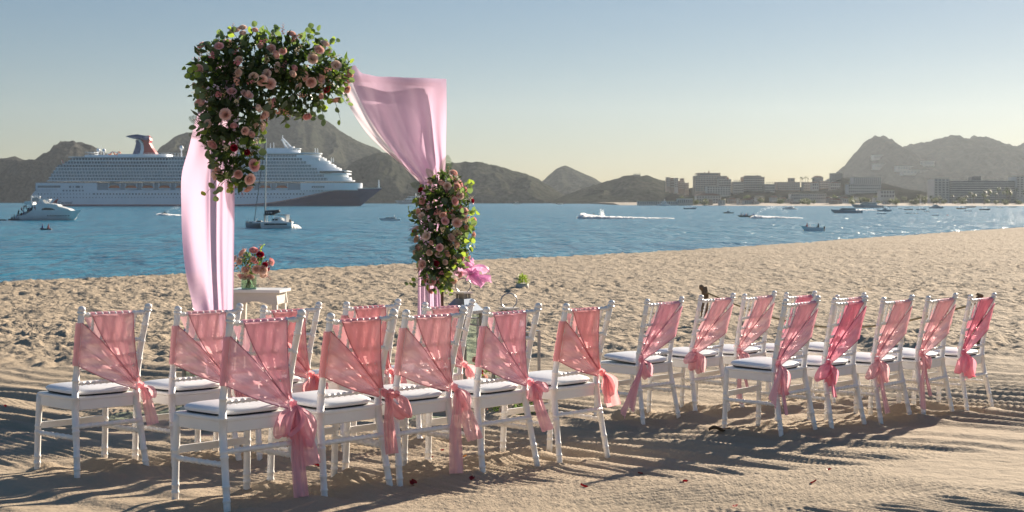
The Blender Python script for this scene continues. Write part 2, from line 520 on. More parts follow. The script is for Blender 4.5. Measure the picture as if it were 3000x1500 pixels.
def build_hills():
    rock = mat_hill('rocky_cliff', (0.032, 0.034, 0.034), (0.056, 0.055, 0.052), (0.078, 0.073, 0.067), 0.018)
    scrub = mat_hill('desert_scrub', (0.026, 0.031, 0.023), (0.048, 0.049, 0.038), (0.068, 0.064, 0.050), 0.012)
    scrub2 = mat_hill('hazy_scrub', (0.013, 0.014, 0.011), (0.024, 0.023, 0.018), (0.040, 0.035, 0.028), 0.010)
    hill('hill', 'rocky grey cliffs behind the stern of the cruise ship',
         [(-320, 430), (-200, 415), (-90, 402), (0, 398), (28, 392), (45, 395), (62, 405), (88, 407), (112, 402), (135, 394), (160, 380), (166, 362), (200, 358), (222, 366), (250, 378), (300, 398), (350, 425), (420, 460), (480, 508)],
         3000, 260, 300, rock, 1.1, 3, 1.6, 0.55)
    hill('hill', 'tall scrub covered hill behind the flower arch',
         [(300, 480), (380, 420), (412, 378), (425, 358), (445, 343), (470, 332), (500, 331), (560, 328), (620, 308), (660, 294), (700, 283), (735, 278), (775, 280), (800, 290), (830, 308), (860, 330), (900, 352), (930, 367), (965, 384), (1040, 420), (1140, 455), (1260, 500)],
         3400, 520, 500, scrub, 0.7, 13, 0.9, 0.9)
    hill('hill', 'low dark headland between the ship bow and the pink drape',
         [(820, 500), (860, 440), (890, 410), (925, 392), (955, 385), (990, 386), (1020, 396), (1060, 405), (1110, 412), (1150, 409), (1200, 407), (1240, 412), (1270, 420), (1310, 434), (1350, 450), (1385, 470), (1415, 490), (1440, 512)],
         2600, 260, 350, scrub, 0.7, 23, 1.5, 0.6)
    hill('hill', 'small pointed peak in the distance',
         [(1280, 500), (1340, 470), (1370, 452), (1395, 428), (1410, 418), (1421, 416), (1440, 424), (1470, 438), (1500, 452), (1540, 470), (1600, 500)],
         3500, 400, 400, scrub, 0.6, 33, 0.8, 0.9)
    hill('hill', 'rounded low hill with a house on top',
         [(1380, 510), (1420, 492), (1470, 473), (1520, 458), (1560, 446), (1590, 441), (1630, 444), (1670, 454), (1700, 465), (1740, 480), (1780, 500), (1800, 512)],
         2400, 300, 300, scrub, 0.6, 43, 0.9, 0.75)
    hill('hill', 'low town ridge under the apartment blocks',
         [(1640, 512), (1690, 486), (1740, 472), (1800, 462), (1900, 466), (1960, 472), (2030, 470), (2085, 458), (2120, 448), (2170, 452), (2240, 474), (2330, 486), (2450, 494), (2600, 498), (2760, 500), (2800, 510)],
         2150, 560, 300, scrub2, 0.5, 53, 0.5, 1.0, 0.5)
    hill('hill', 'hazy mountain above the town with a rounded knob',
         [(2000, 505), (2060, 470), (2110, 440), (2140, 412), (2152, 398), (2166, 378), (2180, 362), (2200, 345), (2208, 342), (2224, 345), (2236, 356), (2250, 364), (2254, 372), (2290, 366), (2330, 357), (2350, 355), (2362, 349), (2395, 347), (2408, 342), (2425, 350), (2440, 350), (2455, 345), (2475, 345), (2495, 356), (2530, 366), (2552, 370), (2580, 364), (2640, 366), (2720, 380), (2860, 430), (2950, 500)],
         3700, 900, 500, scrub2, 1.7, 63, 0.5, 1.0)
    # flat shore of the town
    X, Y = np.meshgrid(np.linspace(120, 1100, 140), np.concatenate([np.linspace(1345, 1500, 30), np.linspace(1520, 2300, 30)]))
    yy = Y - 40 * (vnoise(X / 120, X * 0, 4) - 0.5) - np.interp(X, [-140, 100, 250, 480, 1100], [380, 240, 20, 10, -10])
    Z = np.clip((yy - 1365) * 0.02, -1.0, 2.0) + 0.4 * (fbm(X / 15, Y / 15, 3, 8) - 0.5)
    o = link('far_beach', grid_mesh('far_beach', X, Y, Z, mat_plain('far_sand', (0.27, 0.215, 0.16), 0.95, 0.2, 0.05)))
    tag(o, 'strip of sand along the town shore', kind='structure')

def build_haze():
    m = NT('haze_air')
    v = m.n('VolumePrincipled', {'Color': (0.80, 0.90, 1.0, 1), 'Density': 0.000036, 'Anisotropy': 0.45})
    m.l(v.outputs[0], m.out.inputs['Volume'])
    b = MB()
    b.box((0, 2200, 145), (8200, 4700, 310))
    o = b.build('haze', m.mat)
    tag(o, 'thin sunlit haze over the bay', kind='stuff')
# ------------------------------------------------------------------ chairs
WHITE = mat_plain('white_resin', (0.87, 0.855, 0.83), 0.34, 0.03, 9.0, 0.06, 60.0)
VINYL = mat_plain('white_vinyl', (0.86, 0.87, 0.89), 0.36, 0.03, 6.0, 0.05, 25.0)
DARK = mat_plain('dark_underside', (0.02, 0.02, 0.022), 0.8)
REDP = mat_plain('red_paint', (0.55, 0.03, 0.02), 0.5)
SASH = [mat_cloth('sash_pink_%d' % i, c, 0.52, cl, tc, 0.05) for i, (c, tc, cl) in enumerate([
    ((0.91, 0.45, 0.49), (1.0, 0.52, 0.54), 0.15),
    ((0.93, 0.54, 0.59), (1.0, 0.62, 0.65), 0.20),
    ((0.87, 0.33, 0.45), (1.0, 0.41, 0.52), 0.10),
    ((0.88, 0.48, 0.57), (1.0, 0.57, 0.64), 0.17)])]

def ring_path(pts, n, r, rings, rw=0.010, gain=0.30, taper=None):
    """centre line and radii of a turned rod with raised rings at the given fractions"""
    P = cat(pts, n)
    L = [0.0]
    for i in range(1, n): L.append(L[-1] + (P[i] - P[i - 1]).length)
    tot = L[-1]
    ts = sorted(set([k / 12 for k in range(13)] + [min(1, max(0, q + d / tot)) for q in rings for d in (-rw, -rw * 0.6, 0, rw * 0.6, rw)]))
    out, rad = [], []
    for t in ts:
        d = t * tot
        k = max(j for j in range(n) if L[j] <= d + 1e-9)
        k = min(k, n - 2)
        f = (d - L[k]) / max(1e-9, L[k + 1] - L[k])
        out.append(P[k].lerp(P[k + 1], f))
        rr = r * (1 if taper is None else taper(t))
        near = min([abs(q - t) * tot for q in rings] + [9])
        if near < rw * 0.75: rr *= 1 + gain
        rad.append(rr)
    return out, rad

def rear_pts(s):
    return [(0.212 * s, -0.085, -0.03), (0.196 * s, -0.040, 0.20), (0.184 * s, 0.0, 0.43), (0.186 * s, -0.028, 0.64), (0.199 * s, -0.092, 0.90)]

def back_y(z):
    return float(np.interp(z, [0, 0.2, 0.43, 0.52, 0.64, 0.76, 0.90], [-0.08, -0.04, 0.0, -0.008, -0.028, -0.055, -0.092]))

def back_x(z):
    return float(np.interp(z, [0, 0.2, 0.43, 0.64, 0.90], [0.21, 0.196, 0.184, 0.186, 0.199]))

def chair_meshes():
    D = {}
    for s in (-1, 1):
        p, r = ring_path(rear_pts(s), 40, 0.0178, [0.10, 0.17, 0.31, 0.335, 0.50, 0.60, 0.70, 0.81, 0.91], 0.007, 0.16, lambda t: 0.92 + 0.16 * math.exp(-((t - 0.45) / 0.2) ** 2))
        m = MB().tube(p, r, 10)
        m.ball((0.200 * s, -0.097, 0.916), (0.021, 0.021, 0.019), 10, 6)
        m.tube([(0.199 * s, -0.092, 0.893), (0.1995 * s, -0.094, 0.903)], [0.022, 0.022], 10)
        D['rear_post', s] = m.mesh('rear_post', WHITE, True)
        p, r = ring_path([(0.205 * s, 0.385, -0.03), (0.205 * s, 0.378, 0.2), (0.200 * s, 0.37, 0.425)], 12, 0.0175, [0.17, 0.25, 0.55, 0.62], 0.007, 0.14)
        D['front_leg', s] = MB().tube(p, r, 10).mesh('front_leg', WHITE, True)
        p, r = ring_path([(0.204 * s, 0.372, 0.215), (0.193 * s, -0.03, 0.225)], 6, 0.0125, [0.1, 0.2, 0.35, 0.5, 0.65, 0.8, 0.9], 0.006, 0.22)
        D['stretcher', s] = MB().tube(p, r, 8).mesh('stretcher', WHITE, True)
    p, r = ring_path([(-0.192, -0.03, 0.285), (0.192, -0.03, 0.285)], 4, 0.012, [i / 9 for i in range(1, 9)], 0.007, 0.22)
    D['stretcher', 2] = MB().tube(p, r, 8).mesh('stretcher', WHITE, True)
    D['stretcher', 3] = MB().box((0, 0.374, 0.255), (0.39, 0.016, 0.035)).mesh('stretcher', WHITE)
    # seat frame: bevelled trapezoid rim with a thin board
    m = MB()
    def trap(fx, rx, fy, ry, z):
        return [(-rx, ry, z), (rx, ry, z), (fx, fy, z), (-fx, fy, z)]
    def rr(fx, rx, fy, ry, z, c=0.02):
        pts = trap(fx, rx, fy, ry, z)
        out = []
        for i in range(4):
            a, b, d = Vector(pts[i - 1]), Vector(pts[i]), Vector(pts[(i + 1) % 4])
            u, w = (a - b).normalized(), (d - b).normalized()
            out += [b + u * c, b + (u + w) * c * 0.3, b + w * c]
        return out
    rows = [rr(0.200, 0.172, 0.375, 0.0, 0.366), rr(0.203, 0.176, 0.382, -0.006, 0.37), rr(0.203, 0.176, 0.382, -0.006, 0.418), rr(0.214, 0.184, 0.392, -0.010, 0.424), rr(0.214, 0.184, 0.392, -0.010, 0.434), rr(0.208, 0.178, 0.386, -0.006, 0.439)]
    m.grid(rows, close=True)
    m.add(rows[-1], [tuple(range(12))]); m.add(rows[0], [tuple(range(11, -1, -1))])
    D['seat_frame', 0] = m.mesh('seat_frame', WHITE)
    for i, z in enumerate((0.885, 0.735, 0.655, 0.592, 0.512)):
        x = back_x(z)
        p, r = ring_path([(-x, back_y(z), z), (x, back_y(z), z)], 4, 0.0115 if i in (0,) else 0.0095, [k / 10 for k in range(1, 10)], 0.007, 0.28)
        D['back_rail', i] = MB().tube(p, r, 8).mesh('back_rail', WHITE, True)
    for i in range(5):
        x = -0.125 + 0.0625 * i
        p, r = ring_path([(x * 0.97, back_y(0.735), 0.735), (x, back_y(0.885), 0.885)], 4, 0.0075, [0.12, 0.35, 0.5, 0.65, 0.88], 0.006, 0.35)
        D['spindle', i] = MB().tube(p, r, 7).mesh('spindle', WHITE, True)
    # cushion
    def sq(fx, rx, fy, ry, z, inset=0.0, n=40):
        out = []
        for k in range(n):
            a = 2 * math.pi * k / n
            c, s_ = math.cos(a), math.sin(a)
            u = math.copysign(abs(c) ** 0.42, c); w = math.copysign(abs(s_) ** 0.42, s_)
            v = (w + 1) / 2
            hx = rx + (fx - rx) * v
            out.append((u * (hx - inset), ry + inset + (fy - ry - 2 * inset) * v, z))
        return out
    a = (0.203, 0.172, 0.385, -0.004)
    rows = [sq(*a, 0.448, 0.006), sq(*a, 0.455, 0.0), sq(*a, 0.462, -0.002), sq(*a, 0.470, 0.005), sq(*a, 0.476, 0.018), sq(*a, 0.481, 0.045), sq(*a, 0.486, 0.09), sq(*a, 0.488, 0.14)]
    m = MB().grid(rows, close=True)
    m.add(rows[-1], [tuple(range(40))])
    D['cushion', 0] = m.mesh('cushion', VINYL, True)
    rows = [sq(*a, 0.4405, 0.012), sq(*a, 0.4478, 0.006)]
    m = MB().grid(rows, close=True)
    m.add(rows[0], [tuple(range(39, -1, -1))]); m.add(rows[1], [tuple(range(40))])
    D['cushion_base', 0] = m.mesh('cushion_base', DARK)
    m = MB()
    x, y, z = 0.184, -0.0185, 0.40
    for dx, w, h in ((-0.005, 0.003, 0.012), (0.005, 0.003, 0.012), (0, 0.007, 0.003)):
        m.box((x + dx, y, z), (w, 0.002, h))
    D['red_mark', 0] = m.mesh('red_mark', REDP)
    return D

CHAIR = chair_meshes()

def sheet(A, B, nu, nv, fold, pinch, nrm, seed, lift=0.0):
    """cloth between edge curves A(v) and B(v); folds run along v and tighten towards the knot"""
    r = random.Random(seed)
    fr = [(r.uniform(2.2, 3.6), r.uniform(0, 6.28), r.uniform(0.6, 1)), (r.uniform(4.5, 7.5), r.uniform(0, 6.28), r.uniform(0.3, 0.6)), (r.uniform(9, 13), r.uniform(0, 6.28), r.uniform(0.12, 0.25))]
    rows = []
    for i in range(nv + 1):
        v = i / nv
        a, b = A(v), B(v)
        row = []
        for j in range(nu + 1):
            u = j / nu
            p = a.lerp(b, u)
            w = sum(m * math.sin(k * u * math.pi * 2 / 1.6 + ph + 0.8 * v) for k, ph, m in fr)
            amp = fold * (0.25 + 0.75 * min(1, v * 1.4)) * (1 - 0.45 * v)
            row.append(p + nrm * (w * amp + lift * math.sin(math.pi * v)))
        rows.append(row)
    return rows

def add_sheet(m, rows):
    m.grid(rows)
    for k in (0, -1): m.tube([r[k] for r in rows], 0.0028, 5, 1)

def ribbon(pts, widths, side, seed, n=22, nw=8, fold=0.008, twist=0.0):
    r = random.Random(seed)
    P = cat(pts, n)
    rows = []
    k1, k2, p1, p2 = r.uniform(1.5, 2.6), r.uniform(3, 5), r.uniform(0, 6), r.uniform(0, 6)
    for i, p in enumerate(P):
        t = (P[min(i + 1, n - 1)] - P[max(0, i - 1)]).normalized()
        f = i / (n - 1)
        sd = (side - t * side.dot(t)).normalized()
        nm = t.cross(sd)
        if twist:
            a = twist * f
            sd, nm = sd * math.cos(a) + nm * math.sin(a), nm * math.cos(a) - sd * math.sin(a)
        w = float(np.interp(f, np.linspace(0, 1, len(widths)), widths))
        row = []
        for j in range(nw + 1):
            u = j / nw - 0.5
            h = math.sin(u * 6.28 * k1 + p1 + f) + 0.5 * math.sin(u * 6.28 * k2 + p2 - f * 2)
            row.append(p + sd * (u * w) + nm * (h * fold * min(1, w / 0.05)))
        rows.append(row)
    return rows

def add_sash(root, flip, mat, seed, style):
    """flip = 1: tied at the right post, -1: at the left post"""
    r = random.Random(seed)
    q = lambda x, y, z: Vector((x * flip, y, z))
    kz = 0.490 + r.uniform(-0.015, 0.015)
    knot = q(back_x(kz) - 0.002, back_y(kz) - 0.024, kz)
    knotf = q(back_x(kz) - 0.004, back_y(kz) + 0.026, kz)
    N = Vector((0, -1, 0))
    s = MB()
    x0, x1 = -0.145 + r.uniform(-0.012, 0.012), 0.085 + r.uniform(-0.02, 0.025)
    if flip < 0:
        x0 -= 0.022; x1 -= 0.048
    zt = 0.8985
    def topp(x, side):
        return q(x, back_y(0.885) + side * 0.013, zt - 0.012)
    bend = 0.045
    def Aedge(x, k, side, off):
        def f(v):
            a = topp(x, side); b = (knot if side < 0 else knotf) + q(off[0], 0, off[1])
            p = a.lerp(b, v)
            zz = p.z
            p.x += flip * k * math.sin(math.pi * v) * (1 - 0.3 * v)
            p.y = (back_y(zz) + side * 0.020) * (1 - v ** 4) + b.y * v ** 4
            return p
        return f
    add_sheet(s, sheet(Aedge(x0, -0.026, -1, (-0.016, 0.022)), Aedge(x1, -0.004, -1, (0.008, 0.022)), 26, 26, 0.0095, 0, N, seed))
    # over the top rail
    rows = []
    for k in range(5):
        a = math.pi * k / 4
        rows.append([q(x0 + (x1 - x0) * j / 26, back_y(0.885) - 0.013 * math.cos(a) - 0.001, zt - 0.012 + 0.0135 * math.sin(a) + 0.0012 * math.sin(j * 1.5)) for j in range(27)])
    s.grid(rows)
    s.grid(sheet(Aedge(-0.178 if flip > 0 else x0, -0.035, 1, (-0.02, 0.02)), Aedge(x1 - 0.03, 0.0, 1, (0.006, 0.02)), 20, 20, 0.006, 0, N, seed + 5))
    # round the far post
    za, zb = 0.838 + r.uniform(-0.015, 0.015), 0.605 + r.uniform(-0.02, 0.015)
    if flip < 0: za += 0.01; zb += 0.03
    def Bedge(z, k, side, off):
        def f(v):
            a = q(-back_x(z) - 0.004, back_y(z) + side * 0.020, z); b = (knot if side < 0 else knotf) + q(off[0], 0, off[1])
            p = a.lerp(b, v)
            p.z += k * math.sin(math.pi * v)
            p.y = (back_y(max(0.45, p.z)) + side * 0.024) * (1 - v ** 4) + b.y * v ** 4
            return p
        return f
    add_sheet(s, sheet(Bedge(za, 0.016, -1, (-0.02, 0.026)), Bedge(zb, -0.010, -1, (-0.016, -0.022)), 26, 26, 0.0105, 0, N, seed + 11))
    rows = []
    for k in range(6):
        a = math.pi * k / 5
        rows.append([])
        for j in range(13):
            z = za + (zb - za) * j / 12
            rows[-1].append(q(-back_x(z) - 0.004 - 0.021 * math.sin(a) - 0.0015 * math.sin(j * 1.9), back_y(z) - 0.021 * math.cos(a), z))
    s.grid(rows)
    sash = s.build('sash', [mat, HEM[SASH.index(mat)]], root, True)
    # knot and bow
    kk = MB()
    c = knot + q(0.012, -0.008, -0.004)
    kk.ball(c, (0.019, 0.016, 0.022), 10, 7)
    kk.grid(ribbon([c + q(-0.02, 0.004, 0.018), c + q(0, -0.02, 0.0), c + q(0.02, 0.004, -0.016)], [0.03, 0.034, 0.03], Vector((0, 0, 1)), seed, 8, 6, 0.003))
    kk.build('knot', mat, sash, True)
    out = Vector((flip * 0.55, -0.83, 0)).normalized()
    sx = Vector((1, 0, 0))
    for k, lp in enumerate(style['loops']):
        dx, dz, size, wd = lp
        m = MB()
        b = c + q(0.004, -0.010, 0)
        e = b + q(dx, -0.02, dz) * size
        side = Vector((flip * 0.25, -0.95, 0.1))
        perp = Vector((-(dz), 0, dx * flip)).normalized() if True else sx
        pts = [b, b.lerp(e, 0.45) + perp * 0.030 * size / 0.12 + Vector((0, -0.02, 0)), e + perp * 0.012, e - perp * 0.016, b.lerp(e, 0.5) - perp * 0.028 * size / 0.12 + Vector((0, -0.015, 0)), b + q(0, -0.006, -0.008)]
        m.grid(ribbon(pts, [0.02, wd, wd * 1.15, wd * 1.1, wd, 0.02], side, seed + 30 + k, 26, 8, 0.006, 0.5))
        m.build('bow_loop', mat, sash, True)
    for k, tl in enumerate(style['tails']):
        dx, L, w, sw, blow = tl
        m = MB()
        b = c + q(0.002, -0.012, -0.012)
        pts = [b, b + q(dx * 0.3, -0.022, -L * 0.18), b + q(dx * 0.6 + blow * 0.3, -0.028, -L * 0.5), b + q(dx * 0.8 + blow * 0.7, -0.03 - 0.05 * L, -L * 0.8), b + q(dx * 0.9 + blow, -0.034 - 0.08 * L, -L)]
        m.grid(ribbon(pts, [0.020, w * 0.52, w * 0.74, w * 0.84, w * 0.88], q(0.82, -0.55, 0).normalized(), seed + 50 + k, 26, 10, 0.008, sw))
        m.build('tail', mat, sash, True)
    return sash

def place_chair(foot_px, foot_z, yaw_deg, flip, mat, seed, style, label, group, lift=False):
    """foot_px: picture column of the rear left foot, foot_z: its depth"""
    X = (foot_px * 1.1646 - 1500) / F * foot_z
    a = R(yaw_deg)
    lx, ly = -0.212, -0.085
    ox = X - (lx * math.cos(a) - ly * math.sin(a))
    oy = foot_z - (lx * math.sin(a) + ly * math.cos(a))
    z = min(gz(X, foot_z), gz(ox, oy) + 0.02) - 0.012
    root = empty('chiavari_chair', (ox, oy, z), a, label, 'chair', group)
    root.rotation_euler = (R(random.Random(seed).uniform(-1.0, 1.0)), R(random.Random(seed + 3).uniform(-0.8, 0.8)), a)
    cu = None
    for (nm, k), me in CHAIR.items():
        if nm == 'cushion_base': continue
        o = link(nm, me, root)
        if nm == 'cushion':
            cu = o
            rr = random.Random(seed + 9)
            o.location = (rr.uniform(-0.006, 0.006), rr.uniform(-0.008, 0.008), 0.001)
            o.rotation_euler = (R(3.2) if lift else R(rr.uniform(0.0, 0.9)), 0, R(rr.uniform(-1.5, 1.5)))
    link('cushion_base', CHAIR['cushion_base', 0], cu)
    add_sash(root, flip, mat, seed, style)
    for sx in (-1, 1):
        for (px, py) in ((0.212 * sx, -0.085), (0.205 * sx, 0.385)):
            fx, fy = ox + px * math.cos(a) - py * math.sin(a), oy + px * math.sin(a) + py * math.cos(a)
            rr = random.Random(seed * 7 + int(px * 100))
            MOUNDS.append((fx + rr.uniform(-0.1, 0.1), fy + rr.uniform(-0.1, 0.1), rr.uniform(0.10, 0.2), rr.uniform(0.015, 0.04)))
    return root

ST = {   # loops: (dx, dz, size, width); tails: (dx, length, width, twist, blow)
    'short_bunch': dict(loops=[(0.55, -0.75, 0.085, 0.055)], tails=[(0.03, 0.20, 0.085, 0.5, 0.01)]),
    'big_long': dict(loops=[(0.25, -1.0, 0.20, 0.10), (-0.45, -0.9, 0.15, 0.08)], tails=[(0.045, 0.28, 0.11, 0.4, 0.015), (-0.01, 0.455, 0.085, 0.2, -0.005)]),
    'loop_tail': dict(loops=[(0.85, -0.85, 0.15, 0.07), (0.6, -0.2, 0.08, 0.06)], tails=[(-0.005, 0.29, 0.075, 0.3, 0.0)]),
    'two_tails': dict(loops=[(0.45, -0.9, 0.13, 0.065)], tails=[(0.07, 0.27, 0.10, 0.6, 0.03), (-0.035, 0.43, 0.085, 0.4, -0.02)]),
    'loop_long': dict(loops=[(0.75, -0.55, 0.10, 0.07), (0.2, -1.0, 0.09, 0.06)], tails=[(0.03, 0.26, 0.08, 0.5, 0.04)]),
    'twin_short': dict(loops=[(0.5, -0.95, 0.12, 0.065)], tails=[(0.045, 0.18, 0.10, 0.4, 0.0), (-0.02, 0.16, 0.06, -0.3, 0.0)]),
    'ball': dict(loops=[(0.35, -0.9, 0.15, 0.08), (-0.15, -0.95, 0.13, 0.075), (0.6, -0.5, 0.1, 0.06)], tails=[(0.02, 0.17, 0.07, 0.5, 0.0)]),
    'blown': dict(loops=[(0.7, -0.6, 0.11, 0.07), (0.75, -1.0, 0.13, 0.06)], tails=[(0.02, 0.24, 0.05, 0.3, 0.0), (0.12, 0.20, 0.08, 0.5, 0.22)]),
    'wide_swept': dict(loops=[(-0.55, -0.9, 0.14, 0.07)], tails=[(0.14, 0.36, 0.12, 0.5, 0.16), (0.10, 0.33, 0.09, 0.3, 0.10)]),
    'fan': dict(loops=[(0.75, -0.55, 0.12, 0.06), (0.05, -0.95, 0.13, 0.085), (-0.5, -1.0, 0.15, 0.06)], tails=[]),
    'veil': dict(loops=[(-0.55, -0.85, 0.13, 0.06)], tails=[(0.055, 0.38, 0.13, 0.35, 0.05), (0.0, 0.30, 0.06, 0.3, -0.02)]),
    'sack': dict(loops=[(-0.25, -1.0, 0.2, 0.085)], tails=[(0.085, 0.23, 0.15, 0.45, 0.08), (0.0, 0.32, 0.07, 0.2, 0.0)]),
    'butterfly': dict(loops=[(0.75, -0.75, 0.13, 0.075), (-0.2, -1.0, 0.15, 0.07)], tails=[(0.0, 0.22, 0.06, 0.4, 0.01)]),
    'drop_loop': dict(loops=[(0.75, -0.85, 0.14, 0.07), (-0.5, -0.95, 0.17, 0.075)], tails=[(0.0, 0.37, 0.115, 0.3, -0.01)]),
    'pair': dict(loops=[(0.45, -0.95, 0.15, 0.085), (-0.45, -1.0, 0.19, 0.09)], tails=[]),
}
HEM = [mat_plain('hem_pink_%d' % i, c, 0.8) for i, c in enumerate(((0.62, 0.20, 0.24), (0.66, 0.28, 0.32), (0.55, 0.12, 0.22), (0.55, 0.24, 0.32)))]
GL, GR = 'chairs left of the aisle', 'chairs right of the aisle'
def build_chairs():
    # (rear left foot column, depth, yaw, flip, cloth, style, label, group, lifted cushion)
    L = [
        (195, 7.56, 44, 1, 1, 'short_bunch', 'white chair with pink sash standing apart at the far left end of the back-left row', GL, 0),
        (440, 7.92, 44, 1, 1, 'blown', 'white chair beside the left drape, its pink sash tail blown out sideways', GL, 0),
        (655, 8.28, 44, 1, 0, 'ball', 'white chair in front of the console table, coral sash tied in a round bunch', GL, 0),
        (868, 8.64, 44, 1, 0, 'twin_short', 'white chair with coral sash between the table chair and the arch-post chair', GL, 0),
        (1058, 9.0, 44, 1, 1, 'short_bunch', 'white chair directly in front of the lower garland and right arch post', GL, 0),
        (573, 6.56, 44, 1, 3, 'big_long', 'nearest white chair, dusky pink sash with big loop and long tail', GL, 0),
        (818, 6.95, 44, 1, 0, 'loop_tail', 'white chair next to the nearest one, salmon sash with side loop', GL, 0),
        (1008, 7.30, 45, 1, 1, 'two_tails', 'white chair in the middle of the front-left row, pale sash with two long tails', GL, 0),
        (1217, 7.70, 45, 1, 3, 'loop_long', 'white chair fourth in the front-left row, dusky sash with ruffled loop and short tail', GL, 0),
        (1410, 8.09, 46, 1, 0, 'twin_short', 'white chair on the left edge of the aisle, bright coral sash', GL, 0),
        (1620, 10.30, 45, -1, 3, 'wide_swept', 'white chair on the right edge of the aisle with tilted cushion, mauve sash swept left', GR, 1),
        (1752, 10.68, 45, -1, 1, 'fan', 'white chair in front of the weathered post and rope, sash in a small fan bow', GR, 0),
        (1870, 11.05, 45, -1, 1, 'veil', 'white chair with a pale pink bow hanging wide, third from the aisle, rear row', GR, 0),
        (1975, 11.42, 45, -1, 2, 'butterfly', 'white chair with deep pink sash mostly hidden behind the dusky-bow chair', GR, 0),
        (2100, 11.80, 45, -1, 1, 'pair', 'white chair with pale pink sash mostly hidden behind the deep pink sash chair', GR, 0),
        (1968, 9.42, 45, -1, 3, 'sack', 'white chair nearest on the right side, dusky pink sash with a sack-like bow', GR, 0),
        (2095, 9.86, 45, -1, 2, 'butterfly', 'white chair with deep pink sash and butterfly bow, second in the front-right row', GR, 0),
        (2219, 10.24, 45, -1, 1, 'drop_loop', 'white chair with pale sash, long middle tail and two loops, third in front-right row', GR, 0),
        (2327, 10.58, 45, -1, 1, 'veil', 'white chair with pale sash and one broad hanging tail, second from the right end', GR, 0),
        (2436, 11.0, 45, -1, 2, 'pair', 'white chair at the far right end with deep pink sash and short double bow', GR, 0),
    ]
    for i, (px, z, yaw, fl, mi, st, lab, grp, lift) in enumerate(L):
        place_chair(px, z, yaw + random.Random(i).uniform(-1.5, 1.5), fl, SASH[mi], 100 + i * 13, ST[st], lab, grp, lift)
# ------------------------------------------------------------------ flowers
K = 1.1646
def pd(x, y, Y):
    return at(x * K, y * K, Y)

ROSE_M = [mat_leaf('rose_blush', (0.88, 0.66, 0.60), (0.97, 0.6, 0.5), 0.28, 0.10, 0.6),
          mat_leaf('rose_pink', (0.86, 0.57, 0.56), (0.97, 0.5, 0.48), 0.28, 0.12, 0.6),
          mat_leaf('rose_cream', (0.90, 0.76, 0.68), (0.97, 0.72, 0.6), 0.28, 0.08, 0.6),
          mat_leaf('rose_crimson', (0.30, 0.008, 0.03), (0.6, 0.01, 0.05), 0.2, 0.2, 0.6)]
EUC = mat_leaf('eucalyptus_leaf', (0.105, 0.155, 0.115), (0.28, 0.42, 0.12), 0.38, 0.30, 0.42)
LIME = mat_leaf('lime_leaf', (0.13, 0.21, 0.045), (0.42, 0.58, 0.07), 0.46, 0.25, 0.42)  # brighter yellow-green version of the eucalyptus leaf
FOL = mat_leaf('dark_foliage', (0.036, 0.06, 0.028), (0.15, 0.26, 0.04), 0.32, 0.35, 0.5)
FERN = mat_leaf('fern_green', (0.03, 0.06, 0.022), (0.10, 0.20, 0.03), 0.25, 0.2, 0.5)
SNAP = [mat_leaf('blossom_pink', (0.66, 0.27, 0.30), (0.85, 0.30, 0.32), 0.3, 0.25, 0.6),
        mat_leaf('blossom_cream', (0.74, 0.62, 0.42), (0.85, 0.75, 0.40), 0.3, 0.15, 0.6),
        mat_leaf('blossom_peach', (0.76, 0.44, 0.34), (0.9, 0.48, 0.34), 0.3, 0.18, 0.6)]
STEM = mat_plain('stem_brown', (0.07, 0.065, 0.03), 0.7)

def rose_mesh(mat, seed, openness):
    r = random.Random(seed)
    m = MB()
    layers = [(3, 0.11, 0.03, 1.02, 1.5), (4, 0.22, 0.05, 1.03, 1.2), (5, 0.34, 0.08, 1.0, 1.1), (5, 0.46, 0.14 * openness, 0.96, 1.05), (6, 0.58, 0.24 * openness, 0.88, 1.0), (6, 0.68, 0.36 * openness, 0.76, 1.0), (5, 0.76, 0.55 * openness, 0.58, 0.95)]
    for li, (n, r0, flare, h, wd) in enumerate(layers):
        ph = r.uniform(0, 6.28)
        for k in range(n):
            a0 = ph + 6.283 * k / n + r.uniform(-0.15, 0.15)
            hw = wd * 3.1416 / n * 1.25
            hh = h * r.uniform(0.92, 1.06)
            rows = []
            for i in range(5):
                v = i / 4
                row = []
                for j in range(5):
                    u = j / 2 - 1
                    wv = math.sin(math.pi * (0.12 + 0.62 * v)) ** 0.7
                    an = a0 + u * hw * wv
                    rad = r0 * (0.45 + 0.55 * math.sin(math.pi / 2 * min(1, v * 1.5))) + flare * v ** 2.4 + 0.03 * u
                    z = hh * v * (1 - 0.13 * u * u) - (flare * 0.35 * max(0, v - 0.75) * 4) * 0.5
                    row.append((rad * math.cos(an), rad * math.sin(an), z - 0.35))
                rows.append(row)
            m.grid(rows)
    m.ball((0, 0, 0.1), (0.12, 0.12, 0.45), 6, 4)
    for k in range(5):
        a = k * 1.2566
        m.add([(0.1 * math.cos(a), 0.1 * math.sin(a), -0.42), (0.5 * math.cos(a + 0.35), 0.5 * math.sin(a + 0.35), -0.2), (0.75 * math.cos(a), 0.75 * math.sin(a), 0.05), (0.5 * math.cos(a - 0.35), 0.5 * math.sin(a - 0.35), -0.2)], [(0, 1, 2, 3)], 1)
    return m.mesh('rose', [mat, FOL], True)

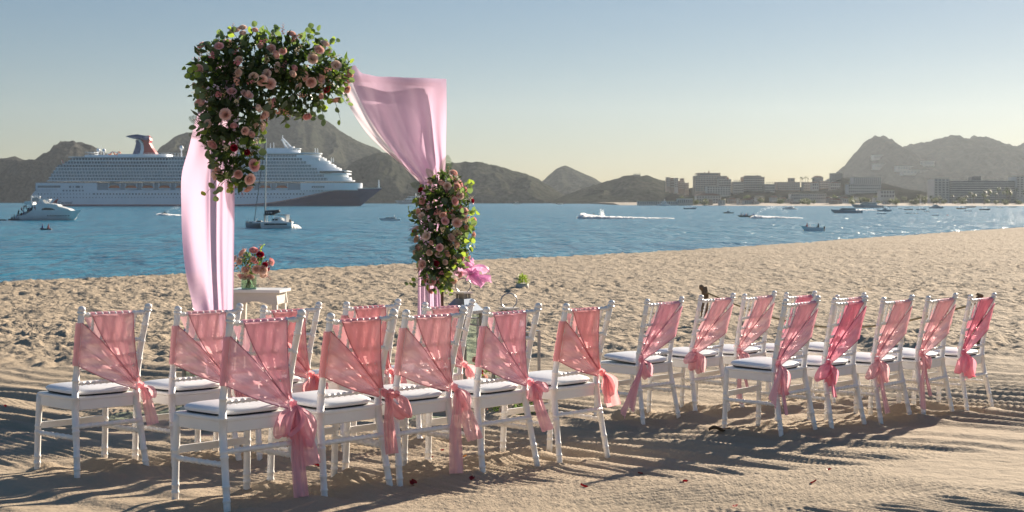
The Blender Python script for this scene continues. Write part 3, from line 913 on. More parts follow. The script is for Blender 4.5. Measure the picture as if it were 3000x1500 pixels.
def leaf_mesh(mat, w, h, cup, name='leaf'):
    m = MB()
    m.add([(-0.03, 0, 0), (0.03, 0, 0), (0.02, 0.35, 0.03), (-0.02, 0.35, 0.03)], [(0, 1, 2, 3)])
    out = [(0, 0.25, 0), (0.5 * w, 0.45, cup), (0.85 * w, 0.85, cup * 1.5), (0.8 * w, 1.25 * h, cup * 1.3), (0.42 * w, 1.62 * h, cup * 0.3), (0, 1.75 * h, -cup * 0.4)]
    mid = [(0, 0.25, 0), (0, 0.55, 0), (0, 0.9, 0), (0, 1.25 * h, -0.02), (0, 1.6 * h, -0.05), (0, 1.75 * h, -cup * 0.4)]
    for s in (1, -1):
        o = [(x * s, y, z) for x, y, z in out]
        m.add(o[1:5] + mid[:], [(0, 4, 5, 6), (1, 0, 6, 6 + 1)][:1] + [(1, 0, 6), (1, 6, 7), (2, 1, 7, 8), (3, 2, 8), (3, 8, 9)] if s > 0 else [(6, 5, 4, 0), (6, 0, 1), (7, 6, 1), (8, 7, 1, 2), (8, 2, 3), (9, 8, 3)])
    return m.mesh(name, mat, True)

def snap_mesh(mat, seed, n=11, L=2.6):
    """spike of small blossoms along +z"""
    r = random.Random(seed)
    m = MB().tube([(0, 0, -0.6), (0, 0.05, L * 0.5), (0.1, 0, L)], [0.05, 0.045, 0.02], 4, 1)
    for k in range(n):
        t = k / (n - 1)
        a = k * 2.4 + r.uniform(-0.3, 0.3)
        s = 0.46 * (1 - 0.62 * t)
        c = Vector((math.cos(a) * (0.32 - 0.2 * t), math.sin(a) * (0.32 - 0.2 * t), L * (0.12 + 0.88 * t)))
        for q in range(3):
            b = a + (q - 1) * 0.9
            d = Vector((math.cos(b), math.sin(b), r.uniform(-0.2, 0.7))).normalized()
            sd = d.cross(Vector((0, 0, 1))).normalized()
            p = [c, c + d * s * 0.6 + sd * s * 0.4, c + d * s * 1.05 + Vector((0, 0, -0.1 * s)), c + d * s * 0.6 - sd * s * 0.4]
            m.add(p, [(0, 1, 2), (0, 2, 3)])
        m.ball(c, s * 0.36, 5, 3)
    return m.mesh('blossom_spike', [mat, FOL], True)

def fern_mesh(seed):
    r = random.Random(seed)
    m = MB()
    spine = cat([(0, 0, 0), (0, 0.5, 0.08), (0, 1.0, 0.03)], 18)
    m.tube(spine, [0.012 * (1 - i / 22) for i in range(18)], 4)
    for i, p in enumerate(spine[2:]):
        t = i / 15
        L = 0.30 * math.sin(math.pi * (0.16 + 0.80 * t)) + 0.02
        for s in (-1, 1):
            d = Vector((s * 0.9, 0.42, 0.06 * r.uniform(-1, 1)))
            e = p + d * L
            w = Vector((0, 0.015, 0))
            m.add([p - w * 0.6, p + d * L * 0.5 - w * 1.1, e, p + d * L * 0.5 + w, p + w * 0.6], [(0, 1, 2, 3, 4)] if s > 0 else [(4, 3, 2, 1, 0)])
    return m.mesh('fern_frond', FERN, False)

def flower_kit():
    D = dict(rose={}, leaf=[], lime=[], snap=[], fern=[])
    for ci, mt in enumerate(ROSE_M):
        D['rose'][ci] = [rose_mesh(mt, 10 * ci + k, op) for k, op in enumerate((1.0, 0.75, 0.35))]
    for w, h, c in ((0.78, 1.0, 0.10), (0.62, 1.12, 0.16), (0.9, 0.92, 0.05)):
        D['leaf'].append(leaf_mesh(EUC, w, h, c)); D['lime'].append(leaf_mesh(LIME, w, h, c))
    for k in range(6): D['snap'].append(snap_mesh(SNAP[k % 3], k))
    D['fern'] = [fern_mesh(3), fern_mesh(4)]
    return D
KIT = flower_kit()

def orient(o, loc, n, spin, size):
    """local +z along n"""
    q = Vector(n).normalized().to_track_quat('Z', 'Y')
    o.matrix_basis = Matrix.Translation(loc) @ q.to_matrix().to_4x4() @ Matrix.Rotation(spin, 4, 'Z') @ Matrix.Diagonal((size, size, size, 1))

class Blob:
    def __init__(s, balls, seed):
        s.b = balls; s.r = random.Random(seed)
        s.w = [b[1] ** 2 for b in balls]
    def sample(s, front=0.8, depth=1.0, squash=0.8):
        for _ in range(300):
            c, rad = s.r.choices(s.b, s.w)[0]
            d = Vector((s.r.gauss(0, 1), s.r.gauss(0, 1), s.r.gauss(0, 1))).normalized()
            if d.y > 0.25 and s.r.random() < front: continue
            p = c + Vector((d.x, d.y * squash, d.z)) * rad * depth
            if all((Vector((p.x - q.x, (p.y - q.y) / squash, p.z - q.z))).length > rr * 0.80 * depth for q, rr in s.b if q is not c):
                return p, d
        return p, d

def arrangement(name, label, cat_, group, balls, seed, n_rose, n_leaf, n_snap, n_fill, rose_r=0.04, leaf_r=0.031, lime=0.2, crimson=0.1, base=None, branches=(), ferns=(), limeside=None, order=None):
    root = empty(name, base if base is not None else balls[0][0], 0, label, cat_, group)
    off = Vector(root.location)
    B = Blob(balls, seed)
    r = B.r
    used = []
    for k in range(n_rose):
        for _ in range(40):
            p, d = B.sample(0.9, 1.0)
            if all((p - u).length > rose_r * 1.75 for u in used): break
        used.append(p)
        ci = r.choices([0, 1, 2, 3], [0.42, 0.25, 0.33, crimson])[0]
        me = r.choice(KIT['rose'][ci])
        o = link('rose', me, root)
        dd = (d + Vector((0, -0.35, r.uniform(-0.1, 0.25)))).normalized()
        orient(o, p + d * 0.034 - off, dd, r.uniform(0, 6.28), rose_r * r.uniform(0.82, 1.2) * (0.72 if ci == 3 else 1))
    for k in range(n_snap):
        p, d = B.sample(0.8, 0.95)
        dd = (d + Vector((r.uniform(-0.5, 0.5), r.uniform(-0.5, 0.3), r.uniform(-0.5, 0.7)))).normalized()
        o = link('blossom_spike', r.choice(KIT['snap']), root)
        orient(o, p - off, dd, r.uniform(0, 6.28), rose_r * r.uniform(0.7, 1.2))
    def add_leaf(p, d, s, isl):
        o = link('leaf', r.choice(KIT['lime' if isl else 'leaf']), root)
        side = Vector((r.gauss(0, 1), r.gauss(0, 1), r.gauss(0, 1)))
        t = (side - d * side.dot(d)).normalized() * 0.85 + d * r.uniform(-0.1, 0.75)
        n = (d + Vector((r.gauss(0, 0.45), r.gauss(0, 0.45) - 0.2, r.gauss(0, 0.45)))).normalized()
        t = (t - n * t.dot(n)).normalized()
        M = Matrix((t.cross(n), t, n)).transposed().to_4x4()
        o.matrix_basis = Matrix.Translation(p - off) @ M @ Matrix.Diagonal((s, s, s, 1))
    nb = 0
    for (p0, p1, p2, n) in branches:
        P = cat([p0, p1, p2], 12)
        br = MB().tube([q - off for q in P], [0.0035 * (1 - 0.06 * i) for i in range(12)], 5).build('stem', STEM, root, True)
        for i in range(n):
            f = 0.12 + 0.88 * i / max(1, n - 1)
            q = P[min(11, int(f * 11))]
            dirv = (P[min(11, int(f * 11) + 1)] - P[max(0, int(f * 11) - 1)]).normalized()
            sd = dirv.cross(Vector((r.gauss(0, 1), r.gauss(0, 1), r.gauss(0, 1)))).normalized()
            o = link('leaf', r.choice(KIT['lime' if (r.random() < lime * 1.8) else 'leaf']), root)
            t = (sd * 0.8 + dirv * 0.7).normalized()
            n_ = (Vector((r.gauss(0, 0.5), -0.8 + r.gauss(0, 0.4), r.gauss(0, 0.5)))).normalized()
            n_ = (n_ - t * n_.dot(t)).normalized()
            M = Matrix((t.cross(n_), t, n_)).transposed().to_4x4()
            s = leaf_r * r.uniform(0.8, 1.15) * (1.0 - 0.35 * f)
            o.matrix_basis = Matrix.Translation(q - off) @ M @ Matrix.Diagonal((s, s, s, 1))
            nb += 1
    for k in range(max(0, min(n_leaf, 296 - nb))):
        p, d = B.sample(0.72, r.uniform(0.9, 1.1))
        isl = r.random() < (lime if limeside is None else lime + limeside * max(0, d.x))  # yellow-green leaves are drawn more often towards the right side
        add_leaf(p, d, leaf_r * r.uniform(0.6, 1.2), isl)
    for (p, d, s) in ferns:
        o = link('fern_frond', r.choice(KIT['fern']), root)
        t = Vector(d).normalized(); n = Vector((0.15, -1, 0.2)); n = (n - t * n.dot(t)).normalized()
        M = Matrix((t.cross(n), t, n)).transposed().to_4x4()
        o.matrix_basis = Matrix.Translation(p - off) @ M @ Matrix.Diagonal((s, s, s, 1))
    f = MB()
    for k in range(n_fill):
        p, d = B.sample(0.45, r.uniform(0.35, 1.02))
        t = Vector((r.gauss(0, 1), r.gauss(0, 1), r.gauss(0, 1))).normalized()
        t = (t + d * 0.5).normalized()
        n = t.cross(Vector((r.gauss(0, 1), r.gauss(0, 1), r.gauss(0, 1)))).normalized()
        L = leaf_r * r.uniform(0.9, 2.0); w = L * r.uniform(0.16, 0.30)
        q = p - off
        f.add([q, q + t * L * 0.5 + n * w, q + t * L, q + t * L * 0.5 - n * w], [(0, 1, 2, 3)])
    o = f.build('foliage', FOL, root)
    tag(o, kind='stuff')
    # dark leafy heart so that the middle of the bunch is closed
    return root

ZL, ZR = 10.94, 12.5
AL = Vector(((560 * K - 1500) / F * ZL, ZL, 0)); AR = Vector(((1113 * K - 1500) / F * ZR, ZR, 0))
A_TOP = CZ + (502 - 200) / (F / K) * ZR
WOOD = mat_plain('brown_wood', (0.17, 0.10, 0.055), 0.7, 0.3, 12.0, 0.3, 30.0)
DRAPE = mat_cloth('lilac_chiffon', (0.74, 0.51, 0.69), 0.50, 0.13, (0.88, 0.63, 0.84), 0.03)
DRAPE2 = mat_cloth('pale_chiffon', (0.74, 0.62, 0.68), 0.5, 0.34, (0.88, 0.74, 0.82), 0.03)

def beam(t):
    return Vector((AL.x + (AR.x - AL.x) * t, AL.y + (AR.y - AL.y) * t, A_TOP))

def drape_rows(left, right, depth, nu, nv, foldf):
    """left/right: (x, y) picture curves with depth at each end; returns cloth rows"""
    Lx = cat([(p[0], p[1], p[2]) for p in left], nv); Rx = cat([(p[0], p[1], p[2]) for p in right], nv)
    rows = []
    for i in range(nv):
        v = i / (nv - 1)
        row = []
        for j in range(nu):
            u = j / (nu - 1)
            q = Lx[i].lerp(Rx[i], u)
            dz, dy = foldf(u, v)
            p = pd(q.x, q.y + dy, q.z)
            p.y += dz
            p.x += dz * (p.x / p.y)
            row.append(p)
        rows.append(row)
    return rows

def build_arch():
    root = empty('wedding_arch', (beam(0.5).x, beam(0.5).y, gz(beam(0.5).x, beam(0.5).y)), R(44), 'wooden wedding arch on the sand hung with pink drapes and flower garlands', 'arch')
    inv = Matrix.Translation(root.location) @ Matrix.Rotation(R(44), 4, 'Z')
    inv = inv.inverted()
    push = Vector((-0.05, 0.17, 0))
    def part(name, a, b, w):
        a, b = inv @ (Vector(a) + push), inv @ (Vector(b) + push)
        m = MB()
        d = (b - a)
        if abs(d.z) > 0.5: m.box((a + b) / 2, (w, w, d.length))
        else: m.box((a + b) / 2, (d.length, w, w))
        m.build(name, WOOD, root)
    push = Vector((-0.03, 0.10, 0))
    for t in (0.03, 1):
        p = beam(t)
        part('post', (p.x, p.y, gz(p.x, p.y) - 0.1), (p.x, p.y, A_TOP - 0.06), 0.05)
    a, b = beam(0), beam(1)
    part('beam', a - Vector((0, 0, 0.035)), b - Vector((0, 0, 0.035)), 0.05)
    zz = ZL - 0.02
    lf = [(545, 150, zz), (520, 220, zz), (495, 290, zz), (474, 375, zz), (457, 440, zz), (456, 520, zz), (459, 610, zz), (468, 690, zz), (484, 765, zz), (505, 860, zz), (522, 960, zz), (512, 1048, zz)]
    rt = [(600, 152, zz), (603, 220, zz), (602, 290, zz), (598, 375, zz), (591, 440, zz), (590, 520, zz), (589, 610, zz), (588, 690, zz), (587, 765, zz), (586, 860, zz), (588, 960, zz), (600, 1046, zz)]
    def fold(u, v):
        w = smooth01(0.30, 0.75, u)
        d = 0.026 * math.sin(u * 5.0 + 0.6 - v * 1.6) + w * 0.012 * math.sin(u * 24 + 1.2 * math.sin(v * 4)) + 0.006 * math.sin(u * 47 + v * 5) * w
        d += 0.030 * math.sin((u * 1.3 - v * 1.9) * 6) * (1 - w)
        d += 0.006 * math.sin(u * 16 + v * 9) + 0.15 * math.sin(v * math.pi) * (1 - u) * 0.5
        return float(d), 0
    o = MB().grid(drape_rows(lf, rt, 0, 70, 90, fold)).build('drape', DRAPE, None, True)
    tag(o, 'long pale lilac drape billowing down the left arch post', 'drape', 'drapes on the arch')
    # right drape: swag from the beam gathered at the post, then falling to the sand
    zb = ZR - 0.05
    lf = [(876, 186, 11.75), (905, 250, 11.85), (945, 322, 12.0), (990, 383, 12.15), (1030, 430, 12.28), (1056, 462, 12.38), (1058, 540, zb), (1054, 640, zb), (1051, 720, zb), (1050, 790, zb), (1046, 880, zb), (1030, 960, zb - 0.1), (1010, 990, zb - 0.2)]
    rt = [(1123, 199, 12.5), (1123.5, 245, 12.5), (1123, 300, 12.5), (1122, 355, 12.5), (1121, 405, 12.5), (1119, 460, 12.46), (1113, 540, zb), (1110, 640, zb), (1108, 720, zb), (1110, 790, zb), (1114, 880, zb), (1120, 960, zb), (1135, 985, zb - 0.05)]
    def fold2(u, v):
        k = smooth01(0.0, 0.4, v)
        d = 0.03 * math.sin(u * 9 + 1.0 + v * 5) + 0.02 * k * math.sin(u * 34 + 2.0 * math.sin(v * 6)) * (0.35 + 0.65 * smooth01(0.5, 0.9, u) + 0.5 * (1 - smooth01(0, 0.25, u)))
        d += 0.10 * math.sin(math.pi * u) * math.sin(math.pi * min(1, v / 0.42)) * (v < 0.42)
        top = max(0.0, 1 - v * 14)
        dy = top * (-22 * math.exp(-((u - 0.06) / 0.05) ** 2) - 4 * math.sin(u * 9) * (1 - u) + 4 * math.exp(-((u - 0.3) / 0.1) ** 2))
        # soft swags from the beam
        dy += 9 * math.sin(math.pi * u) * math.sin(math.pi * min(1, v / 0.42)) * (v < 0.42)
        return float(d), float(dy)
    m = MB().grid(drape_rows(lf, rt, 0, 84, 120, fold2))
    o = m.build('drape', DRAPE, None, True)
    tag(o, 'lilac chiffon swag from the beam gathered at the right arch post', 'drape', 'drapes on the arch')
    # pale inner layer hanging behind the swag
    lf = [(846, 196, 12.0), (868, 246, 12.05), (896, 296, 12.15), (926, 338, 12.25), (960, 372, 12.35), (1010, 415, 12.45), (1052, 456, 12.52)]
    rt = [(1112, 206, 12.66), (1112, 250, 12.66), (1112, 300, 12.66), (1112, 350, 12.66), (1111, 390, 12.64), (1110, 430, 12.62), (1108, 460, 12.6)]
    def fold3(u, v):
        return float(0.03 * math.sin(u * 11 + v * 6) + 0.018 * math.sin(u * 31 + v * 4) + 0.012 * math.sin(u * 60 - v * 8) * (1 - u)), float(6 * math.sin(u * 8) * (1 - v))
    o = MB().grid(drape_rows(lf, rt, 0, 60, 50, fold3)).build('drape', DRAPE2, None, True)
    tag(o, 'thin whitish veil hanging behind the lilac swag of the arch', 'drape', 'drapes on the arch')

def build_garlands():
    S = F / K
    def ball(x, y, rpx, Z): return (pd(x, y, Z), rpx / S * Z)
    balls = [ball(552, 175, 62, 10.8), ball(612, 156, 74, 10.95), ball(690, 156, 74, 11.15), ball(765, 168, 72, 11.35), ball(828, 190, 52, 11.5), ball(590, 232, 86, 10.9), ball(675, 222, 78, 11.1), ball(752, 232, 56, 11.3), ball(574, 302, 74, 10.8), ball(586, 368, 62, 10.78), ball(594, 428, 44, 10.76)]
    def br(x0, y0, x1, y1, x2, y2, Z, n): return (pd(x0, y0, Z), pd(x1, y1, Z - 0.08), pd(x2, y2, Z - 0.1), n)
    branches = [br(560, 200, 505, 195, 470, 175, 10.8, 9), br(560, 190, 510, 205, 478, 215, 10.8, 8), br(620, 110, 632, 88, 643, 70, 11.0, 3), br(720, 130, 765, 105, 785, 75, 11.3, 7), br(740, 140, 770, 120, 778, 84, 11.3, 4),
                br(790, 140, 820, 118, 832, 100, 11.5, 7), br(800, 170, 850, 158, 868, 168, 11.5, 8), br(830, 190, 868, 198, 884, 190, 11.5, 4), br(560, 130, 555, 105, 548, 92, 10.9, 7), br(690, 110, 690, 92, 694, 80, 11.2, 4),
                br(560, 400, 545, 450, 520, 485, 10.8, 4), br(580, 420, 552, 462, 540, 490, 10.8, 5), br(600, 420, 605, 445, 590, 465, 10.8, 6), br(560, 300, 522, 330, 518, 385, 10.8, 6), br(560, 270, 510, 262, 497, 270, 10.8, 7),
                br(620, 340, 655, 345, 657, 350, 10.8, 3), br(610, 370, 648, 385, 642, 405, 10.8, 6), br(690, 270, 668, 310, 668, 322, 11.2, 4), br(790, 220, 800, 262, 790, 290, 11.4, 7), br(750, 250, 735, 285, 742, 292, 11.4, 4),
                br(820, 210, 845, 225, 872, 262, 11.6, 5), br(820, 220, 842, 255, 856, 300, 11.6, 4), br(700, 250, 735, 290, 780, 288, 11.35, 5), br(570, 330, 525, 350, 540, 410, 10.85, 5)]
    rb = random.Random(77)
    for (x, y, dx, dy, n) in ((600, 110, -20, -38, 6), (650, 95, 14, -22, 5), (700, 100, -10, -28, 5), (760, 115, 45, -40, 7), (800, 130, 50, -30, 7), (840, 170, 44, -16, 7), (845, 205, 30, 40, 6), (800, 250, 20, 45, 7), (715, 275, 6, 30, 5), (640, 300, 22, 40, 6), (620, 400, 35, 20, 6), (600, 445, -12, 42, 6), (555, 380, -32, 38, 6), (525, 300, -30, 20, 6), (520, 230, -38, 10, 7), (520, 180, -48, -4, 8), (540, 130, -34, -28, 6)):
        Zb = 10.75 + 0.0028 * (x - 540)
        branches.append((pd(x - dx * 0.5, y - dy * 0.5, Zb), pd(x + dx * 0.3 + rb.uniform(-6, 6), y + dy * 0.3, Zb - 0.1), pd(x + dx * 0.9, y + dy * 0.9 + rb.uniform(-5, 8), Zb - 0.12), n))
    ferns = [(pd(540, 320, 10.8), (-0.8, -0.1, 0.3), 0.2), (pd(530, 335, 10.8), (-0.9, -0.1, -0.1), 0.16), (pd(535, 300, 10.8), (-0.7, -0.1, 0.6), 0.15)]
    arrangement('flower_garland', 'large garland of blush roses and eucalyptus over the left corner of the arch', 'flowers', 'flower garlands on the arch', balls, 5, 80, 120, 90, 3000, 0.034, 0.050, 0.12, 0.05, beam(0.1), branches, ferns, 0.15)
    balls = [ball(1118, 468, 32, 12.25), ball(1098, 510, 44, 12.2), ball(1140, 515, 40, 12.3), ball(1092, 565, 46, 12.2), ball(1142, 568, 44, 12.3), ball(1095, 620, 44, 12.2), ball(1136, 620, 42, 12.3), ball(1095, 670, 38, 12.2), ball(1120, 672, 34, 12.25), ball(1100, 708, 20, 12.2)]
    branches = [br(1075, 565, 1040, 540, 1028, 530, 12.1, 5), br(1075, 570, 1045, 545, 1044, 525, 12.1, 3), br(1080, 690, 1050, 705, 1030, 715, 12.1, 7), br(1110, 690, 1128, 705, 1128, 732, 12.1, 8), br(1110, 700, 1122, 715, 1120, 728, 12.1, 5), br(1150, 590, 1175, 580, 1185, 560, 12.2, 7),
                br(1150, 600, 1180, 610, 1188, 590, 12.2, 4), br(1150, 640, 1165, 650, 1150, 670, 12.2, 6), br(1140, 500, 1170, 480, 1182, 465, 12.2, 5), br(1090, 650, 1070, 690, 1062, 702, 12.1, 3), br(1090, 660, 1075, 685, 1085, 700, 12.1, 3), br(1150, 540, 1180, 535, 1190, 545, 12.2, 3)]
    for (x, y, dx, dy, n) in ((1150, 480, 40, -30, 6), (1165, 540, 34, -14, 6), (1160, 600, 34, 8, 6), (1150, 650, 22, 26, 6), (1070, 520, -30, -18, 6), (1060, 580, -28, 8, 6), (1065, 640, -26, 18, 6), (1085, 480, -26, -22, 5), (1125, 700, 8, 32, 7), (1090, 700, -26, 26, 6)):
        branches.append((pd(x - dx * 0.5, y - dy * 0.5, 12.15), pd(x + dx * 0.3, y + dy * 0.3 + rb.uniform(-4, 4), 12.1), pd(x + dx * 0.9, y + dy * 0.9 + rb.uniform(-4, 8), 12.08), n))
    ferns = [(pd(1112, 455, 12.2), (0.25, -0.1, 1.0), 0.22), (pd(1100, 460, 12.2), (-0.55, -0.1, 0.7), 0.15), (pd(1078, 478, 12.2), (-1.0, -0.1, 0.35), 0.16), (pd(1065, 600, 12.1), (-1.0, -0.1, -0.1), 0.13), (pd(1070, 615, 12.1), (-1.0, -0.1, -0.45), 0.15), (pd(1072, 570, 12.1), (-1, 0, -0.5), 0.13), (pd(1068, 630, 12.1), (-1, 0, 0.2), 0.13)]
    arrangement('flower_garland', 'upright garland of small peach roses and ferns halfway down the right arch post', 'flowers', 'flower garlands on the arch', balls, 9, 66, 150, 84, 1900, 0.030, 0.042, 0.22, 0.16, pd(1105, 600, 12.3), branches, ferns, 0.5)

# ------------------------------------------------------------------ small things on the sand
STEEL = mat_plain('brushed_steel', (0.42, 0.43, 0.44), 0.32, 0.08, 10.0, 0, 40, 0.9)
PALEW = mat_plain('painted_wood', (0.70, 0.66, 0.60), 0.5, 0.05, 6.0, 0.15, 30)
GREYW = mat_plain('grey_wood', (0.34, 0.31, 0.27), 0.6, 0.15, 12.0, 0.2, 40)

def glass_mat(name, c=(0.9, 0.97, 0.95), thin=True):
    m = NT(name)
    g = m.n('BsdfGlossy', {'Color': (1, 1, 1, 1), 'Roughness': 0.03})
    t = m.n('BsdfTransparent', {'Color': (*c, 1)})
    lw = m.n('LayerWeight', {'Blend': 0.25})
    s = m.n('MixShader', {0: m.math('MULTIPLY_ADD', lw.outputs['Facing'], 0.25, 0.03), 1: t.outputs[0], 2: g.outputs[0]})
    m.l(s.outputs[0], m.out.inputs[0])
    return m.mat
GLASS = glass_mat('clear_glass')
WATERG = glass_mat('vase_water', (0.72, 0.86, 0.74))
ROOFP = mat_plain('lantern_roof_metal', (0.30, 0.36, 0.44), 0.3, 0.06, 10, 0, 40, 0.7)  # blue of the reflected sky is put into the metal colour

def lantern(cx, ring_top, Z, label, scale=1.0):
    """cx, ring_top in photo pixels"""
    p = at(cx, ring_top, Z)
    z0 = gz(p.x, p.y)
    H = p.z - z0
    root = empty('lantern', (p.x, p.y, z0 - 0.01), R(44 + 8), label, 'lantern', 'lanterns beside the arch')
    w = 0.115 * scale
    body = H - 0.13 - 0.07 - 0.10
    b = MB().box((0, 0, 0.02), (2 * w + 0.03, 2 * w + 0.03, 0.04)).build('base', PALEW, root)
    for sx in (-1, 1):
        for sy in (-1, 1):
            MB().box((sx * w * 0.93, sy * w * 0.93, 0.04 + (body - 0.04) / 2), (0.022, 0.022, body - 0.04)).build('corner_post', GREYW, root)
    for k in range(4):
        a = k * math.pi / 2
        MB().box((math.cos(a) * w * 0.9, math.sin(a) * w * 0.9, 0.05 + (body - 0.06) / 2), (0.004, 2 * w * 0.82, body - 0.07), a).build('glass_pane', GLASS, root)
    MB().box((0, 0, body + 0.0125), (2 * w + 0.035, 2 * w + 0.035, 0.025)).build('eave', PALEW, root)
    m = MB(); m.box((0, 0, body + 0.025 + 0.05), (2 * w + 0.02, 2 * w + 0.02, 0.10), 0, 0, 0.42); m.build('roof', ROOFP, root)
    m = MB()
    for sx in (-1, 1):
        for sy in (-1, 1): m.box((sx * 0.038, sy * 0.038, body + 0.125 + 0.022), (0.016, 0.016, 0.044))
    m.box((0, 0, body + 0.125 + 0.022), (0.055, 0.055, 0.044))
    n_ = m.build('vent_neck', GREYW, root)
    MB().box((0, 0, body + 0.176), (0.125, 0.125, 0.014)).build('top_plate', PALEW, root)
    zc = H - 0.062
    pts = []
    for k in range(25):
        a = math.pi * (-0.30 + 1.6 * k / 24)
        pts.append((0.060 * math.cos(a), -0.060 * math.cos(a) * 0.6, zc + 0.062 * math.sin(a)))
    pts = [(pts[0][0], pts[0][1], body + 0.183)] + pts + [(pts[-1][0], pts[-1][1], body + 0.183)]
    MB().tube(pts, 0.006, 7).build('handle_ring', STEEL, root, True)
    return root

def build_props():
    # console table and vase
    c = at(760, 846, 12.2)
    tz = c.z
    root = empty('console_table', (c.x, c.y, gz(c.x, c.y) - 0.01), R(-8), 'small tall white painted table standing behind the left drape', 'table')
    h = tz - root.location.z
    MB().box((0, 0, h - 0.012), (0.46, 0.33, 0.024)).build('tabletop', WHITE, root)
    hw = 0.185
    for nm, (x, y, sx, sy) in {'front': (0, -0.135, 0.39, 0.018), 'rear': (0, 0.135, 0.39, 0.018), 'side': (-hw, 0, 0.018, 0.25), 'end': (hw, 0, 0.018, 0.25)}.items():
        m = MB()
        z1, z0 = h - 0.025, h - 0.125
        if sx > sy:
            pts = [(-sx / 2 - 0.012, y - sy / 2, z0), (-sx / 2 + 0.05, y - sy / 2, z0)] + [(-0.13 + 0.26 * k / 8, y - sy / 2, z0 + 0.028 * math.sin(math.pi * k / 8)) for k in range(9)] + [(sx / 2 - 0.05, y - sy / 2, z0), (sx / 2 + 0.012, y - sy / 2, z0), (sx / 2, y - sy / 2, z1), (-sx / 2, y - sy / 2, z1)]
            m.prism(pts, (0, sy, 0))
        else:
            m.box((x, y, (z0 + z1) / 2), (sx, sy, z1 - z0))
        m.build('apron', PALEW, root)
    for sx in (-1, 1):
        for sy in (-1, 1):
            m = MB()
            a = Vector((sx * 0.175, sy * 0.118, h - 0.1)); b = Vector((sx * 0.20, sy * 0.135, 0))
            q = 0.021
            m.add([b + Vector((-q, -q, 0)) * 0.7, b + Vector((q, -q, 0)) * 0.7, b + Vector((q, q, 0)) * 0.7, b + Vector((-q, q, 0)) * 0.7, a + Vector((-q, -q, 0)), a + Vector((q, -q, 0)), a + Vector((q, q, 0)), a + Vector((-q, q, 0))],
                  [(3, 2, 1, 0), (4, 5, 6, 7), (0, 1, 5, 4), (1, 2, 6, 5), (2, 3, 7, 6), (3, 0, 4, 7)])
            m.build('leg', PALEW, root)
    v = at(729, 846, 12.15)
    vr = empty('vase', (v.x, v.y, tz), R(12), 'square clear glass vase of stems and water on the white table', 'vase')
    vh = 0.135
    m = MB()
    w = 0.062
    for k in range(4):
        a = k * math.pi / 2
        m.box((math.cos(a) * w, math.sin(a) * w, vh / 2 + 0.004), (0.005, 2 * w + 0.004 * (k % 2), vh), a)
    m.build('glass_wall', GLASS, vr)
    MB().box((0, 0, 0.006), (2 * w - 0.006, 2 * w - 0.006, 0.011)).build('glass_base', mat_plain('green_glass_edge', (0.30, 0.50, 0.42), 0.15), vr)
    MB().box((0, 0, 0.055), (2 * w - 0.008, 2 * w - 0.008, 0.085)).build('water', WATERG, vr)
    r = random.Random(4)
    off = Vector((v.x, v.y, tz))
    for k in range(16):
        a = r.uniform(0, 6.28); q = r.uniform(0.01, 0.05); a2 = a + 2.6
        MB().tube([(q * math.cos(a), q * math.sin(a), 0.014), (q * 0.9 * math.cos(a2), q * 0.9 * math.sin(a2), 0.155)], 0.0035, 5).build('flower_stem', LIME if k % 2 else FOL, vr)
    bc = at(738, 772, 12.15)
    bc = bc + Vector((0, 0, 0.004))
    balls = [(bc, 0.088), (bc + Vector((-0.055, 0, -0.01)), 0.070), (bc + Vector((0.06, 0, -0.01)), 0.070), (bc + Vector((0.0, 0, 0.04)), 0.06)]
    arrangement('bouquet', 'round bouquet of pink garden roses and red carnations in the glass vase', 'flowers', None, balls, 21, 17, 60, 20, 420, 0.033, 0.018, 0.15, 0.16, Vector((v.x, v.y, tz + 0.05)),
                [(bc + Vector((0.06, 0, 0.07)), bc + Vector((0.085, -0.01, 0.12)), bc + Vector((0.10, -0.02, 0.155)), 6)])
    # lanterns
    lantern(618, 824, 11.6, 'tall lantern with steel ring handle in front of the left drape')
    lantern(588, 868, 11.2, 'shorter lantern with steel ring handle half hidden behind the chair by the left drape', 0.85)
    l3 = lantern(1357, 812, 12.3, 'tall lantern beside the right arch post with a pink tulle bow on its handle', 1.0)
    lantern(1491, 856, 11.7, 'shorter lantern between the right arch post and the aisle', 0.85)
    # tulle bow on the lantern
    c = at(1380, 800, 12.25)
    br = empty('tulle_bow', c, 0, 'bright pink ruffled tulle bow fluttering on the lantern handle', 'bow')
    tul = mat_cloth('pink_tulle', (0.84, 0.46, 0.72), 0.5, 0.3, (0.95, 0.56, 0.82), 0.05)
    r = random.Random(12)
    s = 0.135
    for k, (d, e, wd) in enumerate((((-0.5, 0.15), (-0.85, 0.32), 0.10), ((0.5, 0.25), (0.75, 0.1), 0.12), ((0.55, -0.3), (1.15, -0.32), 0.10), ((0.3, -0.45), (0.75, -0.78), 0.10), ((-0.2, 0.5), (0.1, 0.72), 0.09))):
        m = MB().grid(ribbon([Vector((0, 0, 0)), Vector((d[0] * s, -0.02, d[1] * s)), Vector((e[0] * s, r.uniform(-0.04, 0.04), e[1] * s))], [0.03, wd, wd * 1.35], Vector((0.2, -0.6, 0.8)).normalized(), 60 + k, 18, 18, 0.024, 1.1))
        m.build('bow_loop', tul, br, True)
    MB().ball((0, -0.01, 0), (0.024, 0.02, 0.022), 9, 6).build('knot', tul, br, True)
    MB().tube([(0, 0, 0), (-0.03, 0.02, -0.03), tuple(at(1368, 822, 12.28) - c)], 0.006, 6).build('tie', tul, br, True)
    # slim metal stand
    A = Vector(((1400 - 1500) / F * 12.2, 12.2, 0)); Bq = Vector(((1579 - 1500) / F * 11.0, 11.0, 0)); o_ = Vector((-0.22, -0.21, 0))
    ctr = (A + Bq + o_) / 2
    base = gz(ctr.x, ctr.y)
    root = empty('flower_stand', (ctr.x, ctr.y, base), 0, 'slim open silver metal stand to the right of the arch', 'stand')
